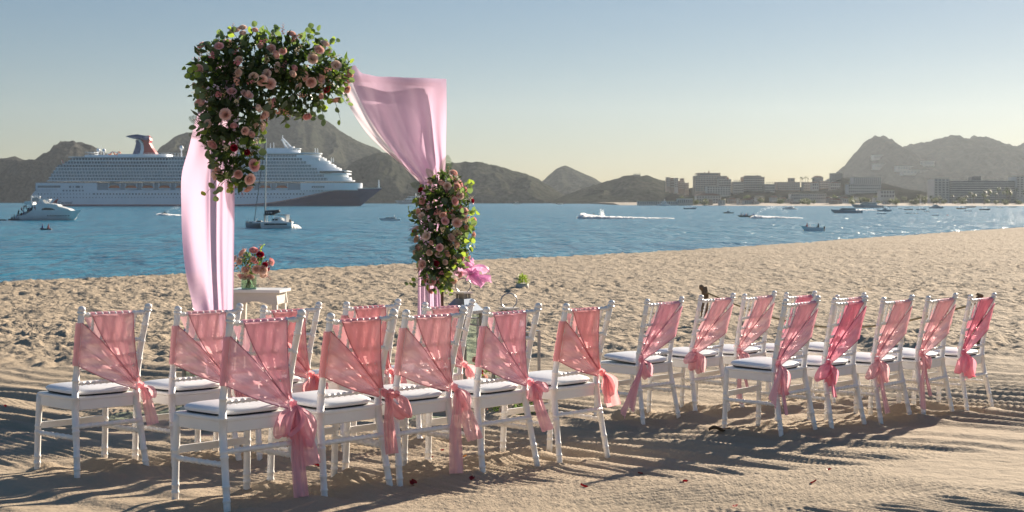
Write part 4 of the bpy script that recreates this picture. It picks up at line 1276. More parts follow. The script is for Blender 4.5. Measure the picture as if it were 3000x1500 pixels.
    zt = CZ - (929 - YH) / F * 12.2 - base
    cs = [A, Bq, Bq + o_, A + o_]
    for q in cs:
        MB().box((q.x - ctr.x, q.y - ctr.y, (zt - 0.05) / 2), (0.018, 0.018, zt + 0.05 - 0.012), R(-67)).build('leg', STEEL, root)
    for k in range(4):
        a, b = cs[k] - ctr, cs[(k + 1) % 4] - ctr
        MB().tube([(a.x, a.y, zt - 0.006), (b.x, b.y, zt - 0.006)], 0.006, 4).build('rail', STEEL, root)
    # low arrangements on the sand
    def low(px, Z, rpx, seed, label, up=1.0, nr=6):
        g = at(px, 1000, Z); z = gz(g.x, g.y)
        rr = rpx / F * Z
        balls = [(Vector((g.x, g.y, z + rr * 0.5)), rr), (Vector((g.x - rr * 0.8, g.y - 0.04, z + rr * 0.3)), rr * 0.7), (Vector((g.x + rr * 0.8, g.y + 0.04, z + rr * 0.35)), rr * 0.7), (Vector((g.x, g.y, z + rr * up)), rr * 0.6)]
        arrangement('flower_arrangement', label, 'flowers', 'low flower arrangements on the sand', balls, seed, nr, 70, 10, 500, 0.036, 0.022, 0.3, 0.3, Vector((g.x, g.y, z)))
    low(1412, 12.0, 42, 31, 'low arrangement with climbing greenery at the foot of the silver stand', 2.6, 8)
    low(1498, 11.2, 46, 32, 'low leafy arrangement under the shorter right lantern', 1.1, 6)
    low(625, 10.6, 46, 33, 'low leafy arrangement with pink roses at the foot of the left arch post', 1.2, 8)
    low(640, 10.0, 34, 34, 'small mound of pink and crimson flowers behind the chair with the blown sash tail', 0.9, 7)
    # distant potted plant
    g = at(1530, 841, 30.5); z = gz(g.x, g.y)
    pr = empty('potted_plant', (g.x, g.y, z - 0.02), 0, 'small green plant in a pale pot standing alone on the trampled sand', 'plant')
    MB().tube([(0, 0, 0), (0, 0, 0.05), (0, 0, 0.15)], [0.09, 0.14, 0.13], 14).build('pot', mat_plain('pale_stone_pot', (0.5, 0.48, 0.44), 0.7), pr, True)
    m = MB(); r = random.Random(8)
    for k in range(260):
        d = Vector((r.gauss(0, 1), r.gauss(0, 1), abs(r.gauss(0, 1)))).normalized()
        p = Vector((0, 0, 0.15)) + Vector((d.x * 0.14, d.y * 0.14, d.z * 0.19)) * r.uniform(0.4, 1)
        t = (d + Vector((r.gauss(0, 0.6), r.gauss(0, 0.6), r.gauss(0, 0.6)))).normalized(); n = t.cross(Vector((0.3, 0.2, 1))).normalized()
        m.add([p, p + t * 0.03 + n * 0.014, p + t * 0.06, p + t * 0.03 - n * 0.014], [(0, 1, 2, 3)])
    m.build('leaves', LIME, pr)
    # weathered posts and rope
    old = mat_plain('weathered_wood', (0.19, 0.125, 0.075), 0.85, 0.35, 9.0, 0.5, 25.0)
    tops = []
    for (x, yb, yt, Z, rad, lab) in ((2064, 948, 840, 21.5, 0.058, 'weathered forked wooden post with rope behind the right chairs'), (2870, 1028, 868, 17.6, 0.045, 'reddish weathered wooden post behind the rightmost chair')):
        p = at(x, yt, Z); z = gz(p.x, p.y)
        root = empty('rope_post', (p.x, p.y, z), 0, lab, 'post', 'old posts of the rope fence')
        H = p.z - z
        MB().tube([(0.02, 0, -0.15), (0.0, 0, H * 0.4), (0.012, 0, H * 0.8), (-0.004, 0, H)], [rad * 1.05, rad, rad * 0.95, rad * 0.85], 9).build('post', old, root, True)
        if rad > 0.05:
            MB().tube([(0.0, 0, H * 0.9), (-0.05, -0.01, H * 1.0), (-0.06, 0, H * 1.04)], [rad * 0.7, rad * 0.7, rad * 0.4], 8).build('knob', old, root, True)
        else:
            MB().tube([(0, 0, H), (0.01, 0, H + 0.03)], [rad * 1.15, rad * 0.9], 8).build('cap', old, root, True)
        tops.append(Vector((p.x, p.y, z + H * 0.88)))
    a, b = tops
    n = 30
    pts = [a.lerp(b, k / n) + Vector((0, 0, -0.42 * math.sin(math.pi * k / n))) for k in range(n + 1)]
    for p in pts: p.z = max(p.z, gz(p.x, p.y) + 0.02)
    o = MB().tube(pts, 0.014, 6).build('rope', mat_plain('straw_rope', (0.42, 0.32, 0.18), 0.9), None, True)
    tag(o, 'sagging straw rope strung between the two weathered posts', 'rope')
    # petals and litter
    def on_sand(x, y):
        lo, hi = 4.0, 140.0
        for _ in range(50):
            Y = (lo + hi) / 2
            p = at(x, y, Y)
            if p.z > gz(p.x, p.y): lo = Y
            else: hi = Y
        return at(x, y, lo)
    pet = [mat_leaf('petal_crimson', (0.20, 0.008, 0.012), (0.35, 0.01, 0.02), 0.15, 0.2, 0.5), mat_leaf('petal_pink', (0.6, 0.16, 0.16), (0.7, 0.2, 0.2), 0.2, 0.1, 0.5), mat_leaf('petal_orange', (0.5, 0.2, 0.05), (0.6, 0.25, 0.05), 0.2, 0.1, 0.5)]
    P = [(928, 1366, 0, 'crimson petal behind the second front chair leg'), (1025, 1383, 0, 'crimson petal between the second and third front chairs'), (1211, 1420, 0, 'large curled crimson petal below the pale two-tailed sash'), (1296, 1322, 0, 'crimson petal lying under the middle chairs'), (1265, 1342, 0, 'small crimson petal close to the one under the middle chairs'), (1382, 1406, 0, 'dark petal near the foot of the fourth front chair'), (1710, 1428, 0, 'crimson petal at the end of a thin chair shadow'), (2008, 1414, 0, 'broad crimson petal in the open sand below the right chairs'), (2384, 1416, 0, 'crimson petal lowest on the smooth sand below the right rows'), (2430, 1379, 0, 'pointed crimson petal standing on the sand below the right rows'), (1876, 1390, 0, 'small dark petal in the shade edge of the aisle'), (2155, 1487, 1, 'pale pink petal at the bottom edge of the sand'), (15, 1192, 0, 'dark petal at the left edge of the raked sand'), (1362, 1340, 2, 'small orange petal under the fourth front chair')]
    for k, (x, y, c, lab) in enumerate(P):
        p = on_sand(x, y)
        r = random.Random(k)
        s = r.uniform(0.016, 0.021) * (1.2 if 'large' in lab or 'broad' in lab else 0.75 if 'small' in lab else 1)
        rows = []
        for i in range(6):
            v = i / 5
            rows.append([Vector(((u / 3 - 1) * 0.8 * math.sin(math.pi * (0.1 + 0.8 * v)) * s, (v * 2 - 1) * s, s * (0.45 * (u / 3 - 1) ** 2 + 0.5 * (v - 0.4) ** 2))) for u in range(7)])
        o = MB().grid(rows).build('rose_petal', pet[c], None, True)
        o.location = (p.x, p.y, p.z + 0.004)
        o.rotation_euler = (r.uniform(-0.3, 0.5), r.uniform(-0.3, 0.3), r.uniform(0, 6.28))
        tag(o, lab, 'petal', 'rose petals on the sand')
    p = on_sand(2108, 1267)
    rows = [[Vector((-0.09 + 0.18 * i / 7, (j / 4 - 0.5) * 0.05 * math.sin(math.pi * (0.08 + 0.84 * i / 7)), 0.012 * math.sin(i * 0.9) + 0.02 * (j / 4 - 0.5) ** 2 * 4 + 0.01 * i / 7)) for j in range(5)] for i in range(8)]
    o = MB().grid(rows).build('dry_leaf', mat_plain('dry_brown', (0.12, 0.085, 0.05), 0.8), None, True)
    o.location = (p.x, p.y, p.z + 0.008); o.rotation_euler = (0.2, 0.1, 0.5)
    tag(o, 'dry brown leaf curled on the sand by the nearest right chair', 'leaf')
# ------------------------------------------------------------------ cruise ship
SHIPW = mat_plain('ship_white', (0.84, 0.87, 0.90), 0.4, 0.04, 0.05)
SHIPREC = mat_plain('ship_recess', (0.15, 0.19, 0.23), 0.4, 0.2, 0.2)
SHIPWIN = mat_plain('ship_glass_reflection', (0.42, 0.50, 0.56), 0.15, 0.15, 0.3)  # pale tone paints the light reflected in the cabin glass
NAVY = mat_plain('navy_hull', (0.008, 0.022, 0.10), 0.35, 0.15, 0.05)
RED = mat_plain('ship_red', (0.42, 0.03, 0.035), 0.4, 0.05, 0.1)
BLUE = mat_plain('ship_blue', (0.02, 0.075, 0.22), 0.4, 0.1, 0.1)
ORANGE = mat_plain('lifeboat_orange', (0.62, 0.16, 0.055), 0.45, 0.06, 0.3)
DGLASS = mat_plain('dark_glass', (0.015, 0.02, 0.025), 0.1, 0.1, 0.5)

SHY = 1350.0
def build_ship():
    o0 = at(615, 604, SHY); o0.z = 0
    root = empty('cruise_ship', (o0.x, SHY, 0), 0, 'huge white cruise ship with navy bow and red white and blue winged funnel', 'ship')
    k = SHY / F
    def X(x): return (x - 615) * k
    def Z(y): return CZ - (y - YH) * k
    B = 17.5
    def hb_top(x):
        return B * (1 - max(0, (x - 850) / 270.0) ** 2.1) if x < 1120 else 0.1
    def hb_wl(x):
        return max(0.05, B * (1 - max(0, (x - 800) / 255.0) ** 1.9)) * (1 if x > 150 else 0.9)
    def ydiv(x): return float(np.interp(x, [100, 700, 760, 810, 860, 900, 950, 1000, 1040, 1125], [600.8, 600.8, 599, 594, 586, 577, 565, 556.5, 553.2, 551.2]))
    def ytop(x): return float(np.interp(x, [104, 108, 112, 122, 300, 880, 960, 1000, 1125], [600, 585, 570, 557, 557, 557, 556, 552.6, 550.2]))
    xs = [106, 109, 113, 118, 124, 140, 170, 250, 400, 550, 700, 760, 800, 840, 870, 900, 930, 955, 975, 995, 1012, 1028, 1042, 1055, 1066, 1078, 1090, 1102, 1111, 1118]
    def side(x, y, s):
        zt, zw = Z(ytop(x)), 0.0
        z = Z(y)
        t = min(1, max(0, z / max(zt, 1)))
        hb = hb_wl(x) * (1 - t ** 1.3) + hb_top(x) * t ** 1.3
        return (X(x), -s * hb, z)
    def stem_y(x):   # lowest hull point on the raked bow
        return float(np.interp(x, [1050, 1056, 1118], [610, 604, 553])) if x > 1050 else 610
    for nm, mt in (('hull', SHIPW), ('lower_hull', NAVY)):
        m = MB()
        rows = []
        for s in (1, -1):
            rr_ = []
            for x in xs:
                lo = min(stem_y(x), 609)
                if nm == 'hull': ys = [min(ydiv(x), lo), (ydiv(x) + ytop(x)) / 2, ytop(x)]
                else: ys = [lo, min(lo, (lo + ydiv(x)) / 2), min(lo, ydiv(x))]
                rr_.append([side(x, y, s) for y in ys])
            m.grid(rr_ if s > 0 else [r[::-1] for r in rr_])
            rows.append(rr_)
        if nm == 'hull':
            m.grid([[a[-1] for a in rows[0]], [a[-1] for a in rows[1]]])
        m.grid([[q for q in rows[0][0]], [q for q in rows[1][0]]])
        m.build(nm, mt, root)
    # red boot line
    m = MB()
    xr = [x for x in xs if 112 < x < 1010] + [1020, 1040]
    m.grid([[(a[0], a[1] - 0.12, a[2] + d) for a in (side(x, ydiv(x) - 0.2, 1) for x in xr)] for d in (0.05, 0.5)])
    m.build('red_stripe', RED, root)
    # superstructure: plan outline with a rounded front
    def plan(xa, xf, hb, y0, y1, blunt=40, aft_round=0):
        pts = []
        n = 10
        for i in range(n + 1):
            a = math.pi / 2 * i / n
            pts.append((xf - blunt + blunt * math.sin(a), hb * math.cos(a)))
        out = [(X(xa), -hb)] + [(X(p), -h) for p, h in pts] + [(X(p), h) for p, h in pts[::-1][1:]] + [(X(xa), hb)]
        return [(x, y, Z(y1)) for x, y in out], (0, 0, Z(y0) - Z(y1))
    def block(nm, mt, xa, xf, hb, y0, y1, blunt=40):
        pts, t = plan(xa, xf, hb, y0, y1, blunt)
        return MB().prism(pts, t).build(nm, mt, root)
    block('aft_wall', SHIPW, 122, 300, 17.2, 536.5, 557.2, 1)
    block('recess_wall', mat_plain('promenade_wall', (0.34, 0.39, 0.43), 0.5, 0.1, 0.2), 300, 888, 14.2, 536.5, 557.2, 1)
    block('forward_wall', SHIPW, 888, 1062, 16.9, 536.5, 557.2, 110)
    rows = [(525, 155, 986, 1040, 545.0), (515.8, 160, 968, 1030, 0), (506.2, 167, 940, 1024, 0), (496.8, 173, 957, 1010, 0), (487.2, 179, 935, 994, 0), (477.4, 200, 919, 979, 0), (467.6, 215, 944, 966, 0), (458.0, 640, 886, 950, 0)]
    hbs = [17.2, 17.0, 16.8, 16.6, 16.4, 16.2, 15.8, 15.0]
    win, div = MB(), MB()
    for i, (yc, xa, xd, xe, _) in enumerate(rows):
        hb = hbs[i]
        block('deck', SHIPW, xa, xe, hb, yc + 3.4, yc + 6.4, 70)
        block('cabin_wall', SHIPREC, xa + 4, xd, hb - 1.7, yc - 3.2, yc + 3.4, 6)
        block('front_wall', SHIPW, xd - 3, xe - 9, hb - 1.0, yc - 3.2, yc + 3.4, 66)
        if i == 6: pass
        x = xa + 8
        while x < xd - 6:
            if not (i == 6 and x > 805) and not (i in (4, 5, 6) and x < 500):
                win.box((X(x), -hb + 1.66, Z(yc + 0.4)), (5.0 * k, 0.1, 3.6 * k))
            div.box((X(x + 4.3), -hb + 0.9, Z(yc)), (0.9 * k, 1.6, 6.2 * k))
            x += 8.65
    tag(win.build('cabin_windows', SHIPWIN, root), kind='stuff')
    tag(div.build('balcony_dividers', SHIPW, root), kind='stuff')
    block('sun_deck', SHIPW, 640, 944, 15, 448.6, 452, 60)
    block('sun_deck', SHIPW, 215, 640, 15.4, 460.6, 463, 2)
    # bridge with wings
    MB().box((X(1000), 0, Z(509.5)), (46 * k, 39, 3.4 * k)).build('bridge_wing', SHIPW, root)
    MB().box((X(980), 0, Z(504.8)), (72 * k, 38, 4.4 * k)).build('bridge_windows', DGLASS, root)
    MB().box((X(984), 0, Z(501.6)), (80 * k, 39.4, 2.0 * k)).build('bridge_roof', SHIPW, root)
    # portholes
    m = MB()
    def holes(y, x0, x1, pitch, sz):
        x = x0
        while x < x1:
            if ydiv(x) > y + 3:
                p = side(x, y, 1)
                m.box((p[0], p[1] - 0.02, p[2]), (sz * k, 0.35, sz * k))
            x += pitch
    holes(568.5, 292, 905, 9.3, 3.6); holes(568.5, 130, 290, 9.3, 2.2); holes(578.5, 130, 860, 9.3, 2.2); holes(559.5, 890, 955, 8.5, 2.2)
    tag(m.build('portholes', DGLASS, root), kind='stuff')
    m = MB()
    for (x0, x1, y0, y1) in ((128, 194, 544.5, 550), (122, 183, 556.2, 560.2)): m.box((X((x0 + x1) / 2), -17.22, Z((y0 + y1) / 2)), ((x1 - x0) * k, 0.3, (y1 - y0) * k))
    for i in range(7): m.box((X(203 + i * 9.3), -17.22, Z(558.6)), (5 * k, 0.6, 4 * k))
    for x, w in ((222, 5), (231, 2), (244, 12), (257, 3)): m.box((X(x), -17.22, Z(548)), (w * k, 0.3, 6 * k))
    for i in range(7): m.box((X(923 + i * 5.4), -16.95, Z(548)), (3.6 * k, 1.2, 4.4 * k))
    tag(m.build('hull_windows', SHIPREC, root), kind='stuff')
    # lifeboats
    for i in range(11):
        cx = 349 + 48.5 * i
        lb = empty('lifeboat', (X(cx), -16.4, Z(552)), 0, parent=root)
        L, W = 38 * k, 2.3
        hull, top = [], []
        for a in range(13):
            s = a / 12 * 2 - 1
            w = W * (1 - abs(s) ** 3.0) + 0.05
            zk = -2.4 * (1 - abs(s) ** 3 * 0.6)
            hull.append([(s * L / 2, -w, 0.2), (s * L / 2 * 0.97, -w * 0.7, zk * 0.75), (s * L / 2 * 0.95, 0, zk), (s * L / 2 * 0.97, w * 0.7, zk * 0.75), (s * L / 2, w, 0.2)])
            top.append([(s * L / 2, -w, 0.2), (s * L / 2 * 0.97, -w * 0.85, 1.7 * (1 - abs(s) ** 4)), (s * L / 2 * 0.97, 0, 2.5 * (1 - abs(s) ** 4) + 0.2), (s * L / 2 * 0.97, w * 0.85, 1.7 * (1 - abs(s) ** 4)), (s * L / 2, w, 0.2)])
        MB().grid(hull).build('boat_hull', SHIPW, lb, True)
        MB().grid(top).build('canopy', ORANGE, lb, True)
        for s in (-1, 1): MB().box((s * L * 0.43, 0.8, 2.0), (0.7, 2.6, 5.2)).build('davit', SHIPW, lb)
    # funnel: swept body with two wings
    def outline(pts, y0, y1, nm, mt):
        MB().prism([(X(a), y0, Z(b)) for a, b in pts], (0, y1 - y0, 0)).build(nm, mt, root)
    outline([(418, 462), (425, 436), (424, 418), (414, 408), (404, 404), (398, 400), (410, 396.5), (424, 399), (434, 400), (441, 403), (443, 412), (440, 419), (448, 434), (457, 446), (466, 462)], -5.0, 5.0, 'funnel', RED)
    outline([(408, 462), (414, 448), (417, 436), (416.5, 424), (411, 413), (404, 405), (412, 408), (420, 416), (425, 428), (425.5, 442), (420, 462)], -5.4, 5.4, 'funnel_band', SHIPW)
    outline([(393, 452), (399, 436), (403, 420), (401, 413), (405, 410), (412, 418), (415, 430), (413, 446), (409, 462), (393, 462)], -5.8, 5.8, 'funnel_front', BLUE)
    for s in (-1, 1):
        m = MB()
        rows = [[(X(443), s * 4.8, Z(401.5)), (X(420), s * 4.8, Z(396.2)), (X(400), s * 4.8, Z(396.8)), (X(374), s * 5.2, Z(401.2)), (X(396), s * 4.8, Z(408)), (X(412), s * 4.8, Z(409.5)), (X(436), s * 4.8, Z(412))],
                [(X(436), s * 11, Z(400)), (X(414), s * 13, Z(395.4)), (X(398), s * 13, Z(396.4)), (X(378), s * 12, Z(400.6)), (X(396), s * 13, Z(404)), (X(410), s * 13, Z(405.5)), (X(428), s * 11, Z(407))]]
        m.grid(rows, close=True)
        m.add(rows[0], [(0, 1, 2, 3, 4, 5, 6)]); m.add(rows[1], [(6, 5, 4, 3, 2, 1, 0)])
        m.build('funnel_wing', [BLUE, RED][0], root)
    MB().box((X(433), 0, Z(399)), (12 * k, 4, 3 * k)).build('exhaust_pipe', RED, root)
    block('funnel_house', SHIPW, 355, 500, 12, 452.5, 463, 3)
    # rails, lamps, domes, masts and clutter on the top deck
    def stick(nm, x, y0, y1, w=0.5, yy=-14, mt=SHIPW, x2=None):
        MB().tube([(X(x), yy, Z(y0)), (X(x if x2 is None else x2), yy, Z(y1))], [w, w * 0.6], 6).build(nm, mt, root)
    for i in range(13): stick('deck_lamp', 417 + i * 9.6, 463, 449.5, 0.28)
    MB().box((X(475), -14, Z(450)), (128 * k, 0.3, 0.6 * k)).build('rail', SHIPW, root)
    MB().box((X(475), -14, Z(456)), (128 * k, 0.3, 0.5 * k)).build('rail', SHIPW, root)
    for x, y, r in ((293, 441, 5.2), (309.5, 442, 5.2), (536, 434, 6)):
        MB().ball((X(x), -6, Z(y)), (r * k, r * k, r * 1.15 * k), 12, 8).build('radar_dome', SHIPW, root, True)
        stick('dome_post', x, 462, y + 4, 0.8, -6)
    block('aft_house', SHIPW, 258, 352, 11, 455, 463, 2)
    MB().box((X(275), -6, Z(447.5)), (28 * k, 14, 1.2 * k)).build('sunshade', SHIPW, root)
    MB().box((X(278), -6, Z(453.0)), (22 * k, 14, 1.0 * k)).build('sunshade', SHIPW, root)
    pts = [(X(318 + 46 * i / 14), -8, Z(455 - 9 * math.sin(math.pi * i / 14))) for i in range(15)]
    MB().tube(pts, 0.4, 6).build('water_slide', SHIPW, root, True)
    pts = [(X(320 + 38 * i / 14), -5, Z(450 + 5 * math.sin(i * 0.9))) for i in range(15)]
    MB().tube(pts, 0.6, 6).build('water_slide', ORANGE, root, True)
    for x, y in ((300, 427), (351, 438), (189, 470), (320, 448), (340, 446)): stick('mast', x, 463 if x > 200 else 490, y, 0.25, -4, SHIPW, x - (5 if x < 200 else 0))
    MB().tube([(X(197), -8, Z(490)), (X(189), -8, Z(468))], [0.4, 0.25], 5).build('crane', RED, root)
    block('forward_house', SHIPW, 765, 880, 9, 440, 449, 30)
    block('forward_house', SHIPW, 785, 868, 7, 434.5, 440.2, 26)
    for x, y in ((794, 419), (803.5, 418), (925, 434), (932, 435), (972, 462), (978, 463)): stick('antenna', x, 448 if x < 900 else (450 if x < 950 else 475), y, 0.45, -3)
    # lattice mast leaning aft
    for yy in (-2, 2):
        MB().tube([(X(858), yy, Z(437)), (X(829), yy, Z(405))], [0.8, 0.5], 6).build('mast_leg', SHIPW, root)
        MB().tube([(X(842), yy, Z(437)), (X(826), yy, Z(408))], [0.8, 0.5], 6).build('mast_leg', SHIPW, root)
    for i in range(5):
        t = i / 5
        MB().box((X(850 - 23 * t), 0, Z(436 - 29 * t)), ((16 - 12 * t) * k, 4.4, 0.8 * k)).build('mast_rung', SHIPW, root)
    MB().box((X(829), 0, Z(411)), (9 * k, 6, 1.2 * k)).build('radar_platform', SHIPW, root)
    stick('mast_tip', 828, 406, 396, 0.5, 0)
    for x, w in ((850, 26), (872, 20)): MB().box((X(x), -2, Z(431 if x < 860 else 436)), (w * k, 8, 2.2 * k)).build('satellite_house', SHIPW, root)
    stick('bow_mast', 1110, 551, 527, 0.7, 0)
    MB().box((X(1011), -hb_top(1011) * 0.82, Z(559)), (5 * k, 1.0, 6 * k)).build('anchor_recess', SHIPW, root)
    # lettering and emblem
    cu = bpy.data.curves.new('lettering', 'FONT')
    cu.body = 'Carnival'
    cu.size = 3.4; cu.shear = 0.25; cu.extrude = 0.05
    tmp = bpy.data.objects.new('lettering', cu)
    COL.objects.link(tmp)
    dg = bpy.context.evaluated_depsgraph_get()
    me = bpy.data.meshes.new_from_object(tmp.evaluated_get(dg))
    bpy.data.objects.remove(tmp)
    me.materials.clear(); me.materials.append(NAVY)
    o = link('lettering', me, root)
    w = max(v.co.x for v in me.vertices)
    o.location = (X(187), -17.0 - 0.9, Z(597)); o.rotation_euler = (R(90), 0, 0)
    o.scale = (42 * k / w, 1, 1)
    MB().prism([(X(a), -18.0, Z(b)) for a, b in ((170, 597), (176, 590), (181, 585), (189, 582), (187, 586), (184, 591), (186, 597), (180, 594))], (0, 0.3, 0)).build('emblem', RED, root)

# ------------------------------------------------------------------ boats
GEL = mat_plain('boat_white', (0.86, 0.86, 0.84), 0.3, 0.04, 0.6)
GEL2 = mat_plain('boat_grey', (0.30, 0.34, 0.37), 0.35, 0.06, 0.6)  # carries the shade of backlit hulls as grey; fittings are plainly grey
BDARK = mat_plain('boat_dark', (0.035, 0.04, 0.045), 0.45, 0.2, 0.6)  # dark hulls hold backlit shade in the colour; motors are dark themselves
BGREEN = mat_plain('boat_green', (0.06, 0.10, 0.09), 0.5, 0.2, 0.6)
CANV = mat_plain('canvas_navy', (0.03, 0.035, 0.06), 0.8, 0.1, 1.0)
TAN = mat_plain('canvas_brown', (0.20, 0.12, 0.08), 0.8, 0.1, 1.0)
FOAM = mat_leaf('sea_foam', (0.95, 0.95, 0.95), (0.98, 0.98, 0.98), 0.6, 0.02, 0.9)
SKIN = mat_plain('skin', (0.33, 0.19, 0.12), 0.6)
CLOTHES = [mat_plain('clothes_%s' % n, c, 0.8) for n, c in (('black', (0.02, 0.02, 0.025)), ('red', (0.35, 0.05, 0.05)), ('blue', (0.05, 0.09, 0.25)), ('white', (0.7, 0.7, 0.7)))]

def hull_rows(L, B, fs, fb, rake=0.10, n=15, fine=2.0, keel=-0.4):
    """bow at +x; rows from gunwale round the keel to the other gunwale"""
    rows, deck = [], []
    for i in range(n):
        s = i / (n - 1)
        b = B / 2 * (1 - max(0, (s - 0.35) / 0.65) ** fine) * (0.92 + 0.08 * min(1, s * 3)) + 0.01
        x = (s - 0.5) * L
        fbz = fs + (fb - fs) * s ** 1.6
        xw = x - rake * L * s ** 3
        rows.append([(x, -b, fbz), (xw * 0.4 + x * 0.6, -b * 0.985, fbz * 0.45), (xw, -b * 0.95, 0.02), (xw, 0, keel), (xw, b * 0.95, 0.02), (xw * 0.4 + x * 0.6, b * 0.985, fbz * 0.45), (x, b, fbz)])
        deck.append([(x, -b * 0.97, fbz - 0.06), (x, b * 0.97, fbz - 0.06)])
    return rows, deck

def cabin(m, x0, x1, w, z0, z1, rf, rb, inset=0.85, mi=0):
    """deck house with raked front (x1 end) and back"""
    a = [(x0, -w / 2, z0), (x1, -w / 2 * 0.8, z0), (x1, w / 2 * 0.8, z0), (x0, w / 2, z0)]
    b = [(x0 + rb, -w / 2 * inset, z1), (x1 - rf, -w / 2 * inset * 0.8, z1), (x1 - rf, w / 2 * inset * 0.8, z1), (x0 + rb, w / 2 * inset, z1)]
    m.add(a + b, [(3, 2, 1, 0), (4, 5, 6, 7), (0, 1, 5, 4), (1, 2, 6, 5), (2, 3, 7, 6), (3, 0, 4, 7)], mi)

def person_at(loc, mat, label, group, sit=True, lean=0.0, rz=0.0):
    root = empty('person', loc, rz, label, 'person', group)
    m = MB()
    h = 0.0 if sit else 0.42
    hip = Vector((0, 0, 0.12 + h))
    sh = Vector((lean, 0, 0.58 + h)); hd = Vector((lean * 1.25, 0, 0.84 + h))
    # one closed skin from the seat to the crown
    m.tube([hip - Vector((0, 0, 0.12)), hip, hip.lerp(sh, 0.5), sh, sh + Vector((lean * 0.1, 0, 0.07)), hd - Vector((0, 0, 0.11)), hd, hd + Vector((0, 0, 0.10)), hd + Vector((0, 0, 0.13))], [0.10, 0.15, 0.14, 0.18, 0.08, 0.065, 0.098, 0.07, 0.01], 10)
    for s in (-1, 1):
        if sit: m.tube([hip + Vector((0, s * 0.08, 0)), hip + Vector((0.36, s * 0.14, 0.04)), hip + Vector((0.44, s * 0.14, -0.34))], [0.085, 0.065, 0.045], 7)
        else: m.tube([hip + Vector((0, s * 0.08, 0)), hip + Vector((0.02, s * 0.10, -0.42)), hip + Vector((-0.02, s * 0.11, -0.54 - 0.0))], [0.09, 0.06, 0.045], 7)
        m.tube([sh + Vector((0, s * 0.17, -0.02)), sh + Vector((0.12, s * 0.24, -0.22)), sh + Vector((0.36, s * 0.16, -0.24))], [0.055, 0.045, 0.03], 7)
    m.build('body', mat, root, True)
    MB().ball(tuple(hd), (0.10, 0.09, 0.12), 9, 6).build('head', SKIN, root, True)
    return root

def boat_root(name, label, px, yw, group, rz, cat_='boat', Y=None):
    Y = Y or sea_depth(yw)
    p = at(px, yw, Y)
    return empty(name, (p.x, Y, 0.0), R(rz), label, cat_, group), Y

def add_hull(root, L, B, fs, fb, mat, rake=0.10, deckmat=None, fine=2.0):
    rows, deck = hull_rows(L, B, fs, fb, rake, fine=fine)
    m = MB().grid(rows)
    m.add(rows[0], [tuple(range(7))])
    h = m.build('hull', mat, root)
    MB().grid(deck).build('deck', deckmat or GEL, root)
    return h

def add(nm, mat, root, *boxes, taper=1.0, smooth=False):
    m = MB()
    for c, s in boxes: m.box(c, s, 0, 0, taper)
    return m.build(nm, mat, root)

def rods(nm, mat, root, *segs, r=0.05):
    for a, b in segs: MB().tube([a, b], r, 6).build(nm, mat, root)

BG = 'boats in the bay'
def motor_yacht(px, yw, L, rz, label, tiers=2, hullm=GEL, group=BG, mast=True, Y=None):
    root, Y = boat_root('motor_yacht', label, px, yw, group, rz, 'yacht', Y)
    B = L * 0.24
    fb = L * 0.115
    add_hull(root, L, B, L * 0.075, fb, hullm, 0.12)
    z = L * 0.08
    h = L * 0.068
    x0, x1 = -L * 0.30, L * 0.28
    for t in range(tiers):
        m = MB(); cabin(m, x0, x1, B * (0.82 - 0.12 * t), z, z + h, h * 2.2, h * 0.3); m.build('deckhouse', GEL, root)
        m = MB(); cabin(m, x0 + h * 0.5, x1 - h * 0.75, B * (0.82 - 0.12 * t) + 0.06, z + h * 0.38, z + h * 0.76, h * 0.95, h * 0.2, 0.96); m.build('window_band', DGLASS, root)
        add('roof', GEL, root, (((x0 + x1) / 2 - L * 0.06, 0, z + h + L * 0.006), ((x1 - x0) * 0.92, B * (0.86 - 0.12 * t), L * 0.012)))
        z += h + L * 0.012
        x0 += L * 0.07; x1 -= L * 0.12
    if mast:
        rods('mast', GEL, root, ((x0, 0, z), (x0 - L * 0.02, 0, z + L * 0.10)), r=L * 0.006)
        add('radar_arch', GEL, root, ((x0 - L * 0.01, 0, z + L * 0.045), (L * 0.03, B * 0.5, L * 0.012)))
        MB().ball((x0 - L * 0.005, 0, z + L * 0.075), L * 0.018, 8, 6).build('radar_dome', GEL, root, True)
    return root

